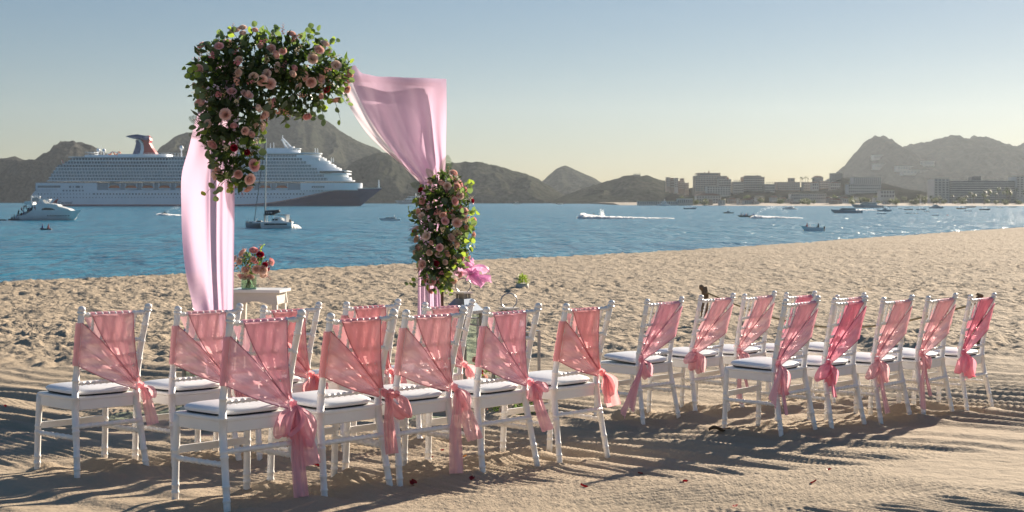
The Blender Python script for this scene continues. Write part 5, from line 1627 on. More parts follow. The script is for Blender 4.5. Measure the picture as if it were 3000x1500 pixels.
def panga(px, yw, L, rz, label, hullm=GEL, canopy=None, group=BG, outboard=True, people=0, fs=None, Y=None, tower=False, mast=0):
    root, Y = boat_root('motorboat', label, px, yw, group, rz, 'boat', Y)
    B = L * 0.29
    fs = fs or L * 0.085
    add_hull(root, L, B, fs, fs * 1.55, hullm, 0.12)
    for x in (-0.2, 0.05):
        add('bench', GEL2, root, ((L * x, 0, fs * 0.95), (L * 0.05, B * 0.8, fs * 0.16)))
    if canopy:
        zc = fs + L * 0.19
        for sx in (-0.22, 0.12):
            for sy in (-1, 1): rods('post', GEL, root, ((L * sx, sy * B * 0.36, fs * 0.9), (L * sx, sy * B * 0.34, zc)), r=L * 0.006)
        MB().grid([[(L * (-0.28 + 0.46 * i / 6), B * 0.42 * (j / 2 - 1), zc + L * 0.012 * (1 - (j / 2 - 1) ** 2)) for j in range(5)] for i in range(7)]).build('canopy', canopy, root, True)
    if tower:
        m = MB(); cabin(m, -L * 0.12, L * 0.16, B * 0.62, fs, fs + L * 0.13, L * 0.07, L * 0.01); m.build('cabin', GEL, root)
        m = MB(); cabin(m, -L * 0.11, L * 0.13, B * 0.64, fs + L * 0.06, fs + L * 0.105, L * 0.04, 0, 0.95); m.build('window_band', DGLASS, root)
        for sx in (-0.1, 0.04):
            for sy in (-1, 1): rods('tower_leg', GEL2, root, ((L * sx, sy * B * 0.3, fs + L * 0.12), (L * (sx + 0.02), sy * B * 0.2, fs + L * 0.30)), r=L * 0.007)
        add('tower_top', hullm if hullm is not GEL else CANV, root, ((0, 0, fs + L * 0.31), (L * 0.2, B * 0.5, L * 0.02)))
    if mast:
        rods('mast', BDARK, root, ((L * 0.05, 0, fs), (L * 0.05, 0, fs + L * mast)), r=L * 0.008)
        rods('boom', BDARK, root, ((L * 0.05, 0, fs + L * 0.18), (-L * 0.38, 0, fs + L * 0.2)), r=L * 0.014)
    if outboard:
        m = MB(); m.box((-L * 0.52, 0, fs * 1.1), (L * 0.06, L * 0.05, fs * 0.8), 0, 0, 0.8); m.box((-L * 0.52, 0, fs * 0.4), (L * 0.03, L * 0.03, fs * 1.0))
        m.build('outboard_motor', BDARK, root)
    for k in range(people):
        c, s = math.cos(R(rz)), math.sin(R(rz)); dx = L * (-0.25 + 0.5 * k / max(1, people - 1))
        person_at((root.location.x + dx * c, root.location.y + dx * s, fs * 0.9), CLOTHES[k % 4], ('leftmost', 'second', 'middle', 'fourth', 'rightmost')[(k if people > 2 else k * 4) if abs(rz) < 90 else 4 - (k if people > 2 else k * 4)] + ' passenger sitting in the ' + label.split(' with')[0].split(',')[0], 'people in the boats', True, 0.0, R(rz))
    return root

def foam(px0, px1, yw, label, w0, w1, hgt=0.12, seed=0, Y=None):
    Y = Y or sea_depth(yw)
    a, b = at(px0, yw, Y), at(px1, yw, Y)
    r = random.Random(seed)
    m = MB()
    n = 420
    for k in range(n):
        f = r.random() ** 1.5
        w = w0 + (w1 - w0) * f
        p = a.lerp(b, f) + Vector((0, r.gauss(0, 0.35) * w, 0))
        s = r.uniform(0.25, 0.8) * (1.2 - 0.85 * f) * 1.3
        h = hgt * (1.15 - f) * r.uniform(0.3, 1.2) + 0.05
        t = Vector((r.uniform(0.6, 1), r.gauss(0, 0.5), 0)).normalized() * s * 1.6; up = Vector((r.gauss(0, 0.3), r.gauss(0, 0.5), 1)).normalized() * h * 1.5
        q = Vector((p.x, p.y, -0.02))
        m.add([q - t, q + t, q + t * 0.5 + up, q - t * 0.2 + up * 1.2, q - t * 0.8 + up * 0.6], [(0, 1, 2, 3, 4)])
    o = m.build('wake_foam', FOAM, None, True)
    tag(o, label, kind='stuff')

def mist(px, yb, yt, wpx, label, seed, lean=0.0, n=500, Y=None, arc=None):
    Y = Y or sea_depth(yb)
    r = random.Random(seed)
    m = MB()
    for k in range(n):
        if arc:
            f = r.random() ** 0.8
            q = cat(arc, 24)[min(23, int(f * 23))]
            p = at(q.x, q.y, Y) + Vector((r.gauss(0, 0.15 + 0.5 * f), r.gauss(0, 0.4), r.gauss(0, 0.12 + 0.4 * f)))
            s = r.uniform(0.025, 0.075)
        else:
            f = r.random()
            q = at(px + lean * f + r.gauss(0, wpx * (0.35 + 0.3 * f)), yb + (yt - yb) * f * r.random() ** 0.4, Y)
            p = q + Vector((0, r.gauss(0, 0.6), 0)); s = r.uniform(0.05, 0.16) * (1.2 - 0.6 * f)
        c = Vector((p.x, p.y, max(p.z, 0.05)))
        m.add([c + Vector((r.uniform(-1, 1), r.uniform(-0.4, 0.4), r.uniform(-1, 1))) * s * 1.8 for _ in range(3)], [(0, 1, 2)])
    o = m.build('water_spray', FOAM, None, True)
    tag(o, label, kind='stuff')

def jet_ski(px, yw, rz, label, col, plabel, cl):
    root, Y = boat_root('jet_ski', label, px, yw, 'jet skis crossing the bay', rz, 'jet ski')
    L = 3.2
    rows, deck = hull_rows(L, 1.15, 0.42, 0.62, 0.14)
    m = MB().grid(rows); m.add(rows[0], [tuple(range(7))]); m.build('hull', col, root, True)
    MB().grid(deck).build('deck', BDARK, root)
    MB().tube([(-1.2, 0, 0.62), (-0.4, 0, 0.78), (0.2, 0, 0.72)], [0.22, 0.22, 0.16], 8).build('saddle', BDARK, root, True)
    MB().tube([(0.2, 0, 0.6), (0.5, 0, 0.85), (1.2, 0, 0.6)], [0.2, 0.25, 0.1], 8).build('cowl', col, root, True)
    MB().tube([(0.38, -0.35, 1.05), (0.5, 0, 1.0), (0.38, 0.35, 1.05)], 0.03, 6).build('handlebar', BDARK, root)
    person_at((root.location.x - 0.35 * math.cos(R(rz)), root.location.y - 0.35 * math.sin(R(rz)), 0.85), CLOTHES[cl], plabel, 'people in the boats', True, 0.18, R(rz))
    return root

def build_boats():
    # large motor yacht on the left, bow to the right
    Y = sea_depth(645)
    k = Y / F
    root, _ = boat_root('motor_yacht', 'big white motor yacht with a crowd on its stern, left of the cruise ship', 136, 645, BG, 0, 'yacht')
    L = 202 * k
    def X(x): return (x - 136) * k
    def Z(y): return (645 - y) * k
    rows = []
    prof = [(38, 637, 645, 2.0), (60, 632, 645, 2.3), (84, 628, 646, 2.5), (100, 617, 646, 2.6), (130, 615, 646, 2.6), (165, 615, 646, 2.4), (195, 616, 645.5, 1.9), (214, 617, 645, 1.3), (228, 616.2, 641, 0.6), (237, 614.6, 630, 0.08)]
    for x, yt, yb, b in prof:
        xb = x - (10 if x > 225 else 0)
        rows.append([(X(x), -b, Z(yt)), (X(x * 0.6 + xb * 0.4), -b * 0.96, Z(yt * 0.5 + yb * 0.5)), (X(xb), -b * 0.8, Z(yb)), (X(xb), 0, Z(yb) - 0.5), (X(xb), b * 0.8, Z(yb)), (X(x * 0.6 + xb * 0.4), b * 0.96, Z(yt * 0.5 + yb * 0.5)), (X(x), b, Z(yt))])
    m = MB().grid(rows); m.add(rows[0], [tuple(range(7))]); m.grid([[r[0] for r in rows], [r[6] for r in rows]])
    m.build('hull', GEL, root, True)
    def side_block(nm, mt, pts, b):
        MB().prism([(X(x), -b, Z(y)) for x, y in pts], (0, 2 * b, 0)).build(nm, mt, root)
    side_block('deckhouse', GEL, [(100, 617), (104, 607), (116, 602), (165, 602), (188, 607), (206, 612), (214, 617)], 2.2)
    side_block('saloon_window', DGLASS, [(128, 615.5), (131, 611), (140, 609), (156, 609.5), (164, 612), (170, 615.5)], 2.26)
    side_block('forward_window', DGLASS, [(184, 613), (188, 611.4), (200, 612), (208, 614)], 1.95)
    side_block('flybridge', GEL, [(92, 605), (96, 601), (110, 599), (125, 597.5), (150, 596), (172, 599), (178, 603), (165, 605)], 2.1)
    side_block('stern_awning', GEL, [(76, 597), (78, 590), (96, 588), (100, 596), (100, 601)], 1.9)
    for s in (-1, 1):
        MB().prism([(X(x), s * 1.6 - 0.1, Z(y)) for x, y in ((118, 585), (124, 584), (146, 600), (138, 602))], (0, 0.2, 0)).build('radar_arch', GEL, root)
        MB().prism([(X(x), s * 1.5 - 0.06, Z(y)) for x, y in ((122, 586), (126, 584.5), (148, 583.5), (142, 592), (138, 592), (141, 586))], (0, 0.12, 0)).build('arch_fin', GEL, root)
    MB().box((X(134), 0, Z(584.5)), (28 * k, 3.0, 0.12)).build('hardtop', GEL, root)
    for x, y0, y1 in ((91, 590, 571), (97, 588, 573), (107, 586, 570), (116, 588, 573)): MB().tube([(X(x), 0.4, Z(y0)), (X(x), 0.4, Z(y1))], 0.09, 6).build('antenna', GEL, root)
    for x, y in ((93, 577), (101, 575), (116, 577)): MB().ball((X(x), 0, Z(y)), (0.28, 0.28, 0.34), 8, 6).build('radar_dome', GEL, root, True)
    MB().prism([(X(x), -0.15, Z(y)) for x, y in ((92, 592), (96, 580), (108, 578), (118, 584), (112, 592))], (0, 0.3, 0)).build('mast_base', GEL2, root)
    side_block('aft_saloon', BDARK, [(86, 618), (86, 609), (116, 608), (116, 618)], 2.0)
    for i in range(9): MB().box((X(148 + 7.5 * i), -2.42 + max(0, i - 4) * 0.06, Z(631.5)), (3.2 * k, 0.25, 0.22)).build('porthole', DGLASS, root)
    side_block('swim_platform', BDARK, [(30, 645), (32, 641), (84, 641), (84, 645)], 2.0)
    side_block('transom', GEL2, [(44, 641), (62, 628), (86, 618), (86, 641)], 1.9)
    rr = random.Random(3)
    yspots = [(42, 639), (50, 638), (57, 637), (64, 636), (72, 636), (60, 630), (68, 627), (76, 625), (62, 624), (70, 613), (77, 611), (84, 609), (94, 613), (102, 613), (110, 613)]
    desc = ['on the low swim platform', 'on the steps above the swim platform', 'leaning on the aft rail', 'under the aft awning']
    for i, (x, y) in enumerate(yspots):
        person_at((root.location.x + X(x), Y - 2.05 - 0.05 * (i % 3), Z(y + 3)), CLOTHES[(0, 0, 2, 0, 1)[i % 5]], '%s person %s of the white motor yacht, in %s' % (('first', 'second', 'third', 'fourth', 'fifth')[i if i < 5 else (i - 5) % 5], 'from the stern on the swim platform' if i < 5 else ('from the stern on the steps' if i < 10 else 'under the aft awning'), ('black', 'black', 'blue', 'black', 'red')[i % 5]), 'crowd on the stern of the motor yacht', i % 3 == 0, 0.05, rr.uniform(0, 6))
    # rowing boat with two people
    panga(134, 673, 30 * sea_depth(673) / F * 1.15, 180, 'small dark dinghy with two people near the left edge', BDARK, None, BG, False, 0)
    Yd = sea_depth(673)
    person_at((at(126, 673, Yd).x, Yd, 0.15), CLOTHES[2], 'person in dark blue sitting in the small dinghy', 'people in the boats', True, 0.1, R(180))
    person_at((at(140, 673, Yd).x, Yd, 0.18), CLOTHES[1], 'person in a reddish top sitting in the small dinghy', 'people in the boats', True, 0.1, R(0))
    panga(0, 646, 3.4, 180, 'dark tender just cut by the left edge beside the motor yacht', BDARK, None, BG, False)
    jet_ski(481, 631, 178, 'jet ski throwing a small rooster tail below the cruise ship', BGREEN, 'rider in yellow green on the jet ski below the cruise ship', 0)
    foam(470, 532, 631, 'white wake of the jet ski below the cruise ship', 1.4, 2.0, 0.35, 1)
    mist(0, 0, 0, 0, 'thin arc of spray behind the jet ski below the cruise ship', 2, 0, 160, sea_depth(631), [(492, 627, 0), (497, 615, 0), (508, 609, 0), (520, 607, 0), (532, 608, 0)])
    # sailing catamaran
    Y = sea_depth(668); k = Y / F
    root, _ = boat_root('catamaran', 'sailing catamaran with bare mast and black sail cover in front of the cruise ship', 790, 668, BG, 0, 'sailboat')
    def X(x): return (x - 790) * k
    def Z(y): return (668 - y) * k
    for yy, x0, x1, mt in ((-2.6, 770, 862, GEL), (2.6, 713, 772 + 60, GEL2)):  # far hull takes the grey that stands for backlit shade
        pr = []
        n = 12
        for i in range(n):
            s = i / (n - 1); x = x1 + (x0 - x1) * s
            b = 0.85 * (1 - max(0, (s - 0.5) / 0.5) ** 2 * 0.75)
            yt = 651 - (2 if mt is GEL2 else 0) * s
            pr.append([(X(x), yy - b, Z(yt)), (X(x), yy - b * 0.9, Z(661)), (X(x + 2 * s), yy - b * 0.5, Z(669)), (X(x + 2 * s), yy + b * 0.5, Z(669)), (X(x), yy + b * 0.9, Z(661)), (X(x), yy + b, Z(yt))])
        m = MB().grid(pr, close=True); m.add(pr[0], [tuple(range(6))]); m.add(pr[-1], [tuple(range(5, -1, -1))])
        m.build('hull', mt, root)
    MB().box((X(815), -3.46, Z(656)), (88 * k * 0.75, 0.06, 4 * k)).build('hull_stripe', BDARK, root)
    MB().box((X(800), 0, Z(651.5)), (110 * k, 5.2, 0.28)).build('bridge_deck', GEL, root)
    m = MB(); m.prism([(X(x), -2.3, Z(y)) for x, y in ((800, 651), (804, 641), (812, 637), (822, 637.5), (832, 644), (842, 650), (842, 651))], (0, 4.4, 0)); m.build('cabin', GEL, root)
    for x0, x1 in ((803, 809), (811, 819)): MB().box((X((x0 + x1) / 2), -2.32, Z(643)), ((x1 - x0) * k, 0.1, 4.4 * k)).build('cabin_window', DGLASS, root)
    MB().box((X(810), 0, Z(629.5)), (70 * k, 4.4, 0.12)).build('bimini', CANV, root)
    for x in (778, 800, 841):
        for s in (-1, 1): MB().tube([(X(x), s * 2.0, Z(651)), (X(x), s * 2.0, Z(630))], 0.05 if x < 830 else 0.22, 6).build('post', GEL, root)
    MB().tube([(X(776), 0, Z(651)), (X(778), 0, Z(520)), (X(780), 0, Z(404))], [0.16, 0.14, 0.09], 8).build('mast', mat_plain('mast_alloy', (0.55, 0.54, 0.5), 0.4), root)
    MB().tube([(X(745), 0, Z(648)), (X(762), 0, Z(520)), (X(779), 0, Z(408))], 0.07, 6).build('furled_jib', BDARK, root)
    m = MB().tube([(X(777), 0, Z(624)), (X(800), 0, Z(622)), (X(820), 0, Z(618.5))], [0.55, 0.5, 0.3], 8); m.build('sail_cover', BDARK, root, True)
    for i, x in enumerate((783, 788, 793, 797)): MB().box((X(x), -0.56, Z(623.5)), (3.0 * k, 0.04, 4 * k)).build('cover_lettering', FOAM, root)
    MB().tube([(X(777), 0, Z(627)), (X(822), 0, Z(621))], 0.1, 6).build('boom', GEL2, root)
    MB().tube([(X(841), 0, Z(629)), (X(841), 0, Z(651))], 0.2, 6).build('stern_arch', GEL, root)
    m = MB(); m.box((X(855), -2.2, Z(647)), (7 * k, 0.6, 9 * k), 0, 0, 0.7); m.build('outboard_motor', BDARK, root)
    for x, y in ((716, 642), (722, 644), (744, 640)): MB().tube([(X(x), 2.0, Z(652)), (X(x + 4), 2.0, Z(y))], 0.06, 5).build('bow_rail', GEL, root)
    MB().box((X(760), 0, Z(648)), (14 * k, 1.6, 3 * k)).build('deck_locker', BDARK, root)
    foam(858, 872, 668, 'white water at the catamaran stern', 1.0, 1.2, 0.35, 4)
    # others
    motor_yacht(1141, 646, 62 * sea_depth(646) / F, 184, 'grey white cabin cruiser between the ship bow and the right garland', 1)
    motor_yacht(1203, 597.5, 44, 176, 'long pale superyacht far under the headland behind the right garland', 2, GEL2)
    panga(1515, 598.6, 10, 0, 'tiny white boat under the headland right of the garland', GEL, GEL)
    panga(1641, 599.0, 8, 0, 'tiny white boat at the foot of the small pointed peak', GEL, None, BG, True)
    panga(1836, 600.0, 8, 0, 'tiny white boat below the hill with the house', GEL, GEL)
    jet_ski(1738, 640, 184, 'jet ski in a burst of spray on the open bay', BDARK, 'rider in black on the jet ski in the burst of spray', 0)
    foam(1706, 1975, 640.5, 'long white wake of the jet ski on the open bay', 1.3, 0.5, 0.45, 6)
    foam(1706, 1790, 640.2, 'broad white splash round the jet ski on the open bay', 1.6, 1.2, 0.75, 16)
    mist(1764, 636, 612, 5.5, 'puff of spray rising behind the jet ski on the open bay', 7, -1, 420, sea_depth(640))
    mist(1732, 638, 628, 14, 'low splash in front of the jet ski on the open bay', 8, 0, 300, sea_depth(640))
    jet_ski(2206, 639, 180, 'dark jet ski beside the crowded green boat', BDARK, 'rider in dark blue on the jet ski beside the crowded green boat', 2)
    foam(2210, 2350, 639.5, 'white wake of the jet ski beside the crowded green boat', 1.5, 0.7, 0.4, 9)
    mist(0, 0, 0, 0, 'high arc of spray behind the jet ski beside the crowded green boat', 10, 0, 420, sea_depth(639), [(2214, 632, 0), (2226, 620, 0), (2244, 611, 0), (2265, 607, 0), (2290, 610, 0), (2310, 622, 0)])
    motor_yacht(1943, 603.2, 15.5, 215, 'tall white motor yacht seen from astern below the hill with the house', 3)
    panga(2023, 612.5, 8.4, 0, 'grey tour boat with a dark flat canopy', GEL2, CANV)
    panga(2133, 625, 30 * sea_depth(625) / F, 180, 'small fishing boat with a brown tower', BGREEN, None, BG, True, 0, None, None, True)
    panga(2181, 635.5, 40 * sea_depth(635.5) / F, 180, 'low green boat with several passengers', BGREEN, None, BG, True, 5)
    motor_yacht(2312, 613.5, 9.5, 150, 'small white cabin cruiser with sunlit stern near the town', 1)
    panga(2381, 676, 4.4, 154, 'white motorboat with open canopy frame, nearest to the beach on the right', GEL, GEL, BG, True, 2, 0.6)
    motor_yacht(2479, 624, 92 * sea_depth(624) / F, 180, 'sleek grey motor yacht with pointed bow facing left', 1, GEL2, BG, False)
    root = motor_yacht(2540, 608.5, 24, 180, 'long low white ferry moored behind the sleek grey yacht', 1, GEL2, BG, False)  # white hull drawn in the grey that holds its shade
    foam(2500, 2570, 616, 'bright white water behind the sleek grey yacht', 2.0, 2.5, 0.3, 11)
    panga(2592, 619.5, 44 * sea_depth(619.5) / F, 0, 'blue grey sport fishing boat with a tower, bow to the right', GEL2, None, BG, False, 0, None, None, True)
    specs = [(2616, 606, 8.5, 0, GEL, GEL, 0, 'small white cruiser behind the sport fishing boat'), (2640, 612, 4.2, 30, GEL, None, 0, 'small moored white launch left of the dark sailboat'), (2663, 615, 5.2, 0, BDARK, None, 1.9, 'small dark sailboat with a bare mast'),
             (2700, 615, 5.6, 0, GEL2, GEL, 0, 'grey moored boat with white canopy left of the anchored motor yacht'), (2716, 621, 3.2, 20, GEL2, None, 0, 'short grey skiff just in front of the grey canopy boat'), (2815, 612.5, 6.4, 180, TAN, GEL, 0, 'brown boat with a white canopy'),
             (2835, 619, 3.6, 150, GEL, None, 0, 'white inflatable tender below the brown boat'), (2886, 615.5, 6.4, 0, BDARK, TAN, 0, 'dark boat with canopy near the right edge'), (2845, 608, 8, 0, BDARK, None, 0, 'long flat dark barge near the far shore'),
             (2932, 608.5, 4.5, 0, GEL, GEL, 0, 'tiny white boat near the right shore'), (2968, 607.5, 6, 0, GEL2, None, 0, 'tiny grey boat closest to the right edge'), (2576, 626, 2.4, 10, GEL, None, 0, 'left one of two small dinghies below the sport fishing boat'), (2589, 627, 2.6, 10, GEL2, None, 0, 'right one of two small dinghies below the sport fishing boat'),
             (2659, 625, 2.0, 0, GEL2, None, 0, 'left one of three tenders below the dark sailboat'), (2670, 626, 2.4, 20, GEL, None, 0, 'middle one of three tenders below the dark sailboat'), (2684, 626.5, 2.0, 0, GEL2, None, 0, 'right one of three tenders below the dark sailboat'), (2741, 632, 2.6, 10, GEL, None, 0, 'white dinghy alone below the anchored motor yacht'), (2777, 631, 1.9, 60, RED, None, 0, 'small reddish skiff right of the lone white dinghy')]
    for (x, y, L, rz, hm, cn, ms, lab) in specs:
        panga(x, y, L, rz, lab, hm, cn, BG, L > 3, 0, None, None, False, ms)
    motor_yacht(2744, 610.5, 45 * sea_depth(610.5) / F, 0, 'anchored two deck motor yacht in front of the sandy strip', 2, GEL2)

# ------------------------------------------------------------------ town
WALLS = [mat_plain('stucco_cream', (0.42, 0.36, 0.30), 0.85, 0.08, 0.2), mat_plain('stucco_white', (0.56, 0.54, 0.50), 0.85, 0.06, 0.2), mat_plain('stucco_terracotta', (0.42, 0.32, 0.25), 0.85, 0.1, 0.2), mat_plain('dark_grey_wall', (0.22, 0.21, 0.20), 0.85, 0.1, 0.2)]  # last tone is dark to carry the silhouette and shade of some walls
TILE = mat_plain('clay_roof', (0.27, 0.13, 0.08), 0.85, 0.15, 0.3)
WIND = mat_plain('window_haze_tone', (0.20, 0.185, 0.17), 0.3, 0.2, 0.3)  # haze is put into this lightened window colour to soften contrast

def building(x0, x1, yt, yb, Y, label, wm=0, floors=4, bays=6, depth=22, roof=None, top=(), group='buildings of the town', cat_='building', name='apartment_building', balc=True, embed=8.0):
    k = Y / F
    a, b = at(x0, yb, Y), at(x1, yt, Y)
    cx, w = (a.x + b.x) / 2, b.x - a.x
    z0, z1 = a.z, b.z
    root = empty(name, (cx, Y + depth / 2, z0), 0, label, cat_, group)
    h = z1 - z0
    MB().box((0, 0, (h - embed) / 2), (w, depth, h + embed)).build('wall', WALLS[wm], root)
    MB().box((0, 0, h + 0.2), (w + 0.7, depth + 0.7, 0.4)).build('parapet', WALLS[1] if wm != 1 else WALLS[0], root)
    fh = h / floors
    win, bal = MB(), MB()
    for f in range(floors):
        for c in range(bays):
            x = -w / 2 + w * (c + 0.5) / bays
            win.box((x, -depth / 2 - 0.02, fh * (f + 0.52)), (w / bays * 0.62, 0.2, fh * 0.58))
        if balc: bal.box((0, -depth / 2 - 0.55, fh * f + 0.28), (w * 0.98, 1.0, 0.75))
    tag(win.build('windows', WIND, root), kind='stuff')
    if balc: tag(bal.build('balconies', WALLS[1], root), kind='stuff')
    for (tx0, tx1, ty, kind) in top:
        ta, tb = at(tx0, yt, Y), at(tx1, ty, Y)
        tw, th = tb.x - ta.x, tb.z - z1
        c = ((ta.x + tb.x) / 2 - cx)
        if kind == 'pyr':
            MB().box((c, 0, h + 0.4 + th / 2), (tw, min(depth, tw), th), 0, 0, 0.12).build('roof', TILE, root)
        elif kind == 'box':
            MB().box((c, 0, h + 0.4 + th / 2), (tw, depth * 0.7, th)).build('upper_storey', WALLS[wm], root)
            MB().box((c, -depth * 0.35 - 0.05, h + 0.4 + th * 0.5), (tw * 0.8, 0.2, th * 0.5)).build('window', WIND, root)
        else:
            n = max(2, int(tw / 3))
            for q in range(n + 1): MB().box((c - tw / 2 + tw * q / n, -depth * 0.3, h + 0.4 + th / 2), (0.6, 0.6, th)).build('pillar', WALLS[wm], root)
            MB().box((c, -depth * 0.3, h + 0.4 + th), (tw + 1, 4, 0.5)).build('pergola_roof', WALLS[wm], root)
    if roof: MB().box((0, 0, h + 0.4 + roof / 2), (w * 1.03, depth * 1.03, roof), 0, 0, 0.5).build('roof', TILE, root)
    return root

PALMLEAF = mat_leaf('palm_frond', (0.045, 0.06, 0.022), (0.14, 0.18, 0.04), 0.3, 0.25, 0.5)
TRUNK = mat_plain('palm_trunk', (0.13, 0.10, 0.07), 0.9, 0.2, 1.0)
def palm_crown(seed):
    r = random.Random(seed)
    m = MB()
    for k in range(17):
        a = k * 2.4 + r.uniform(-0.2, 0.2); el = r.uniform(-0.5, 1.1)
        L = r.uniform(1.9, 2.8)
        pts = [Vector((math.cos(a) * L * t * math.cos(el * (1 - t)), math.sin(a) * L * t * math.cos(el * (1 - t)), L * (math.sin(el) * t - 0.75 * t * t))) for t in (0, 0.3, 0.6, 1.0)]
        sd = Vector((-math.sin(a), math.cos(a), 0))
        w = [0.10, 0.42, 0.40, 0.03]
        for i in range(3):
            for s in (-1, 1):
                m.add([pts[i], pts[i] + sd * s * w[i] - Vector((0, 0, 0.2 * w[i])), pts[i + 1] + sd * s * w[i + 1] - Vector((0, 0, 0.2 * w[i + 1])), pts[i + 1]], [(0, 1, 2, 3)])
    return m.mesh('crown', PALMLEAF)

def bush_crown(seed):
    r = random.Random(seed)
    m = MB()
    for k in range(320):
        d = Vector((r.gauss(0, 1), r.gauss(0, 1), r.gauss(0, 1))).normalized()
        p = Vector((d.x * 2.6, d.y * 2.6, d.z * 1.7 + 1.5)) * r.uniform(0.5, 1.0) * (1 + 0.3 * math.sin(d.x * 5 + seed) * math.cos(d.y * 4))
        t = Vector((r.gauss(0, 1), r.gauss(0, 1), r.gauss(0, 1))).normalized(); n = t.cross(d).normalized()
        s = r.uniform(0.3, 0.6)
        m.add([p, p + t * s + n * s * 0.5, p + t * s * 2, p + t * s - n * s * 0.5], [(0, 1, 2, 3)])
    return m.mesh('crown', PALMLEAF)

def build_town():
    b = building
    b(1857, 1876, 512.5, 522, 2385, 'small flat roofed house alone on the rounded hill', 3, 1, 4, 12, None, [(1857, 1876, 510.5, 'perg')], 'buildings of the town', 'house', 'house', False)  # silhouette against the sky is put into the dark wall colour
    b(1953, 1963, 520, 545, 1980, 'narrow tower block at the left end of the town', 2, 5, 2, 14)
    b(1964, 1976, 526, 548, 1985, 'low terracotta block beside the narrow tower', 2, 3, 3, 16, 2.0)
    b(1977, 1987, 522, 549, 1978, 'pale narrow block between two terracotta blocks', 1, 5, 2, 16)
    b(1988, 2006, 531, 552, 1990, 'stepped terracotta block with a raised right end', 2, 4, 4, 18, None, [(1995, 2005, 523, 'box')])
    b(2007, 2018, 536, 556, 1985, 'small cream block at the foot of the stepped terracotta block', 0, 4, 3, 16)
    b(2037, 2130, 516, 560, 1930, 'largest apartment block with a stepped roof and small pyramid turrets', 2, 8, 12, 26, None, [(2046, 2112, 507, 'box'), (2062, 2074, 504, 'pyr'), (2076, 2085, 500, 'pyr'), (2038, 2046, 509, 'perg')])
    b(2106, 2142, 526, 575, 1900, 'lower right wing of the largest apartment block', 0, 7, 5, 20, None, [(2108, 2128, 519, 'box')])
    b(2127, 2141, 530, 560, 1925, 'slim turret house with a pointed roof right of the largest block', 2, 3, 2, 10, None, [(2128, 2140, 519, 'pyr')])
    b(2150, 2178, 533, 585, 1880, 'cream terrace block between the two big apartment blocks', 0, 7, 5, 22, None, [(2152, 2168, 529, 'perg')])
    b(2178, 2240, 519, 580, 1900, 'second big apartment block with a slightly stepped flat roof', 2, 9, 9, 24, None, [(2186, 2232, 515, 'box'), (2221, 2227, 512, 'pyr')])
    b(2241, 2270, 540, 585, 1880, 'terraced block with a rooftop pergola right of the second big block', 0, 6, 5, 20, None, [(2248, 2266, 535, 'perg')])
    b(2278, 2344, 534, 556, 1950, 'long flat block with a box storey on top', 2, 4, 10, 24, None, [(2316, 2330, 522, 'box')])
    b(2354, 2376, 534, 556, 2020, 'cream hillside house under the left end of the row of thin palms', 0, 3, 4, 16)
    b(2380, 2398, 537, 556, 1990, 'white hillside house under the right end of the row of thin palms', 1, 2, 3, 14, 2.0)
    b(2402, 2430, 531, 550, 2040, 'low terracotta hillside block right of the thin palms', 2, 3, 5, 16)
    b(2434, 2462, 538, 556, 2000, 'cream hillside block below the brown shoulder house', 0, 2, 5, 16, 2.0)
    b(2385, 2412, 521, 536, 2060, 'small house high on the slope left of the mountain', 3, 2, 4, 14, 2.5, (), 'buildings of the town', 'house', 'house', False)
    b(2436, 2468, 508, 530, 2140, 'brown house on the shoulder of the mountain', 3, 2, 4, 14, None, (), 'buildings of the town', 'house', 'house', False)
    b(2072, 2140, 546, 572, 1820, 'white terrace of balconies below the largest apartment block', 1, 4, 9, 18)
    b(2040, 2112, 574, 597, 1520, 'wide white low building at the beach below the apartments', 1, 3, 9, 16, 2.5)
    b(1986, 2030, 582, 598, 1480, 'low white house with a long arcade near the shore', 1, 1, 8, 12)
    b(1868, 1984, 590, 599, 1470, 'long low white sea wall building under the hill', 1, 1, 18, 8, None, (), 'buildings of the town', 'building', 'beach_building', False)
    b(2318, 2420, 568, 586, 1600, 'long white arcaded building in the middle of the town', 1, 2, 18, 16)
    b(2501, 2582, 519, 548, 1900, 'white hotel with bold horizontal bands at the foot of the mountain', 1, 5, 14, 22)
    b(2486, 2580, 540, 565, 1860, 'wide white base wing in front of the banded hotel', 1, 3, 16, 20)
    b(2580, 2621, 558, 580, 1560, 'modern white house with dark window strip right of the banded hotel', 1, 2, 5, 14)
    b(2737, 2781, 524, 582, 1560, 'white slab end of the big hotel on the right', 1, 8, 4, 26)
    b(2781, 2978, 530, 582, 1570, 'long dark shaded hotel wing on the right', 3, 8, 30, 22, None, [(2852, 2864, 519, 'box'), (2866, 2877, 517, 'box')])  # shade on this wing is painted in with the dark wall tone
    b(2978, 3040, 517, 578, 1565, 'white tower at the right end of the long hotel wing', 1, 9, 6, 26)
    for (x0, x1, yt, yb, Y, w, lab) in ((2560, 2594, 455, 463, 3250, 0, 'upper white villa on the mountain under the knob'), (2563, 2600, 481, 491, 3100, 0, 'cream villa lower on the mountain slope'), (2630, 2690, 488, 496, 3080, 0, 'wide white villas in the middle of the mountain slope'), (2646, 2728, 500, 507, 3050, 0, 'long white terrace below the wide villas on the slope'), (2708, 2738, 473, 481, 3150, 0, 'white villa high on the right part of the mountain')):
        wx, wz, Yc, front, pw = HILLS['hazy mountain above the town with a rounded knob']
        lo, hi = Yc - front, Yc
        for _ in range(40):
            Y = (lo + hi) / 2
            p = at((x0 + x1) / 2, yb, Y)
            if np.interp(p.x, wx, wz) * max(0.0, 1 - (Yc - Y) / front) ** pw < p.z: lo = Y
            else: hi = Y
        b(x0, x1, yt, yb, Y - 12, lab, w, 2, 8, 30, None, (), 'villas on the mountain', 'house', 'villa', False, 5.0)
    r = random.Random(44)
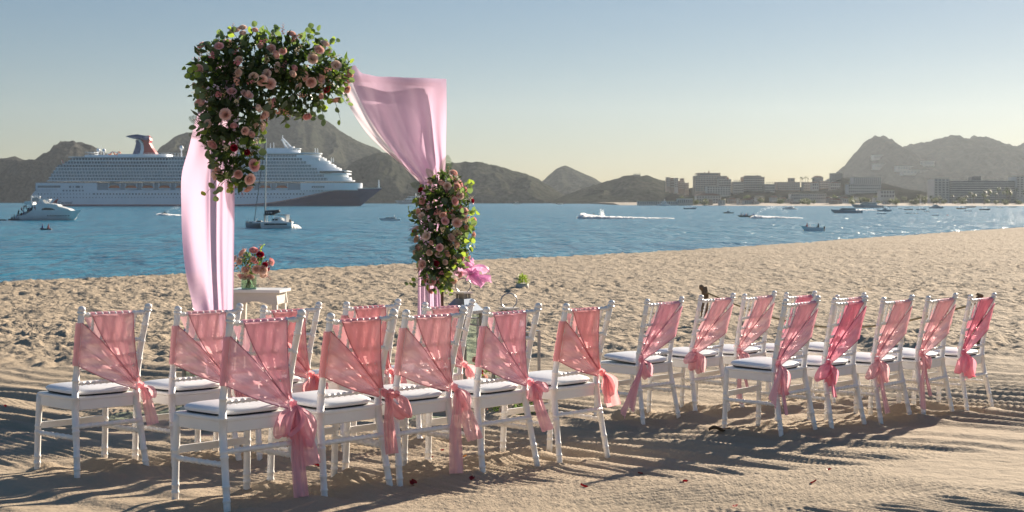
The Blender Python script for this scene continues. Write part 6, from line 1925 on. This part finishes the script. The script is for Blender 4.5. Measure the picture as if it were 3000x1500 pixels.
    spots = sorted((r.uniform(2030, 2700), r.uniform(1440, 1700)) for _ in range(44))
    marks = [(2120, 'below the largest block'), (2250, 'below the second big block'), (2330, 'below the long flat block'), (2440, 'beside the arcaded building'), (2600, 'below the banded hotel'), (2710, 'beside the palm grove')]
    seen = {}
    tone = ['cream', 'white', 'terracotta']
    ordn = ['first', 'second', 'third', 'fourth', 'fifth', 'sixth', 'seventh', 'eighth', 'ninth', 'tenth']
    for x, Y in spots:
        yb = 601 - (Y - 1380) * 0.055 + r.uniform(-2, 1)
        w = r.uniform(9, 24); h = r.uniform(5, 11)
        wm, fl, rf = r.choice([0, 1, 1, 2]), r.choice([1, 2, 2]), r.choice([None, None, 2.0])
        base = '%s %s house%s %s' % (tone[wm], ('one storey', 'two storey')[fl - 1], ' with clay roof' if rf else '', next(t for q, t in marks if x < q))
        n = seen[base] = seen.get(base, -1) + 1
        b(x, x + w, yb - h, yb, Y, base if n == 0 else base + ', ' + ordn[n] + ' from the left', wm, fl, r.choice([2, 3, 4]), r.uniform(8, 14), rf, (), 'small houses of the low town', 'house', 'house', False)
    # thin palms on the ridge and grove in front of the hotel
    crowns = [palm_crown(k) for k in range(3)]
    bushes = [bush_crown(k) for k in range(3)]
    def palm(x, yb, yt, Y, label, group, s, kind=0):
        a, t = at(x, yb, Y), at(x, yt, Y)
        root = empty('palm_tree' if kind == 0 else 'leafy_tree', a, r.uniform(0, 6), label, 'tree', group)
        H = t.z - a.z
        MB().tube([(0, 0, -3), (0.15, 0, H * 0.5), (0, 0.1, H)], [0.26 * s, 0.2 * s, 0.16 * s], 6).build('trunk', TRUNK, root)
        o = link('crown', r.choice(crowns if kind == 0 else bushes), root)
        o.location = (0, 0.1, H - (0 if kind == 0 else 1.5 * s)); o.scale = (s, s, s)
    for q, (x, yb, yt) in enumerate(((2347, 530, 519.5), (2352, 530, 522), (2360, 530, 518), (2367, 530, 521), (2380, 531, 523))): palm(x, yb, yt, 1995, ('leftmost thin palm', 'short second palm', 'tallest middle palm', 'fourth thin palm', 'lone rightmost palm')[q] + ' of the row against the sky on the town ridge', 'thin palms on the ridge', 1.1)
    for i in range(40):
        x = r.uniform(2690, 3010); Y = r.uniform(1420, 1540)
        top = np.interp(x, [2690, 2760, 2860, 2930, 3010], [574, 573, 566, 552, 555]) + r.uniform(-3, 12)
        palm(x, 596, top, Y, 'dull green palm of the grove in front of the long hotel wing', 'palm grove by the right shore', r.uniform(1.0, 1.7), 0)
    for i in range(46):
        x = r.uniform(1990, 2720); Y = r.uniform(1430, 1760)
        yb = 602 - (Y - 1380) * 0.05
        palm(x, yb, yb - r.uniform(5, 10), Y, 'rounded dull green tree among the low houses of the town', 'leafy trees in the low town', r.uniform(0.9, 1.7), 1)
    for i in range(26):
        x = r.uniform(2540, 3010); Y = r.uniform(1410, 1520)
        palm(x, 598, 590 + r.uniform(-5, 3), Y, 'rounded dull green tree of the grove along the right shore', 'leafy trees by the right shore', r.uniform(0.8, 1.5), 1)
# ------------------------------------------------------------------ build everything
build_sea()
build_hills()
build_ship()
build_town()
build_chairs()
build_sand()
build_haze()
build_arch()
build_garlands()
build_props()
build_boats()
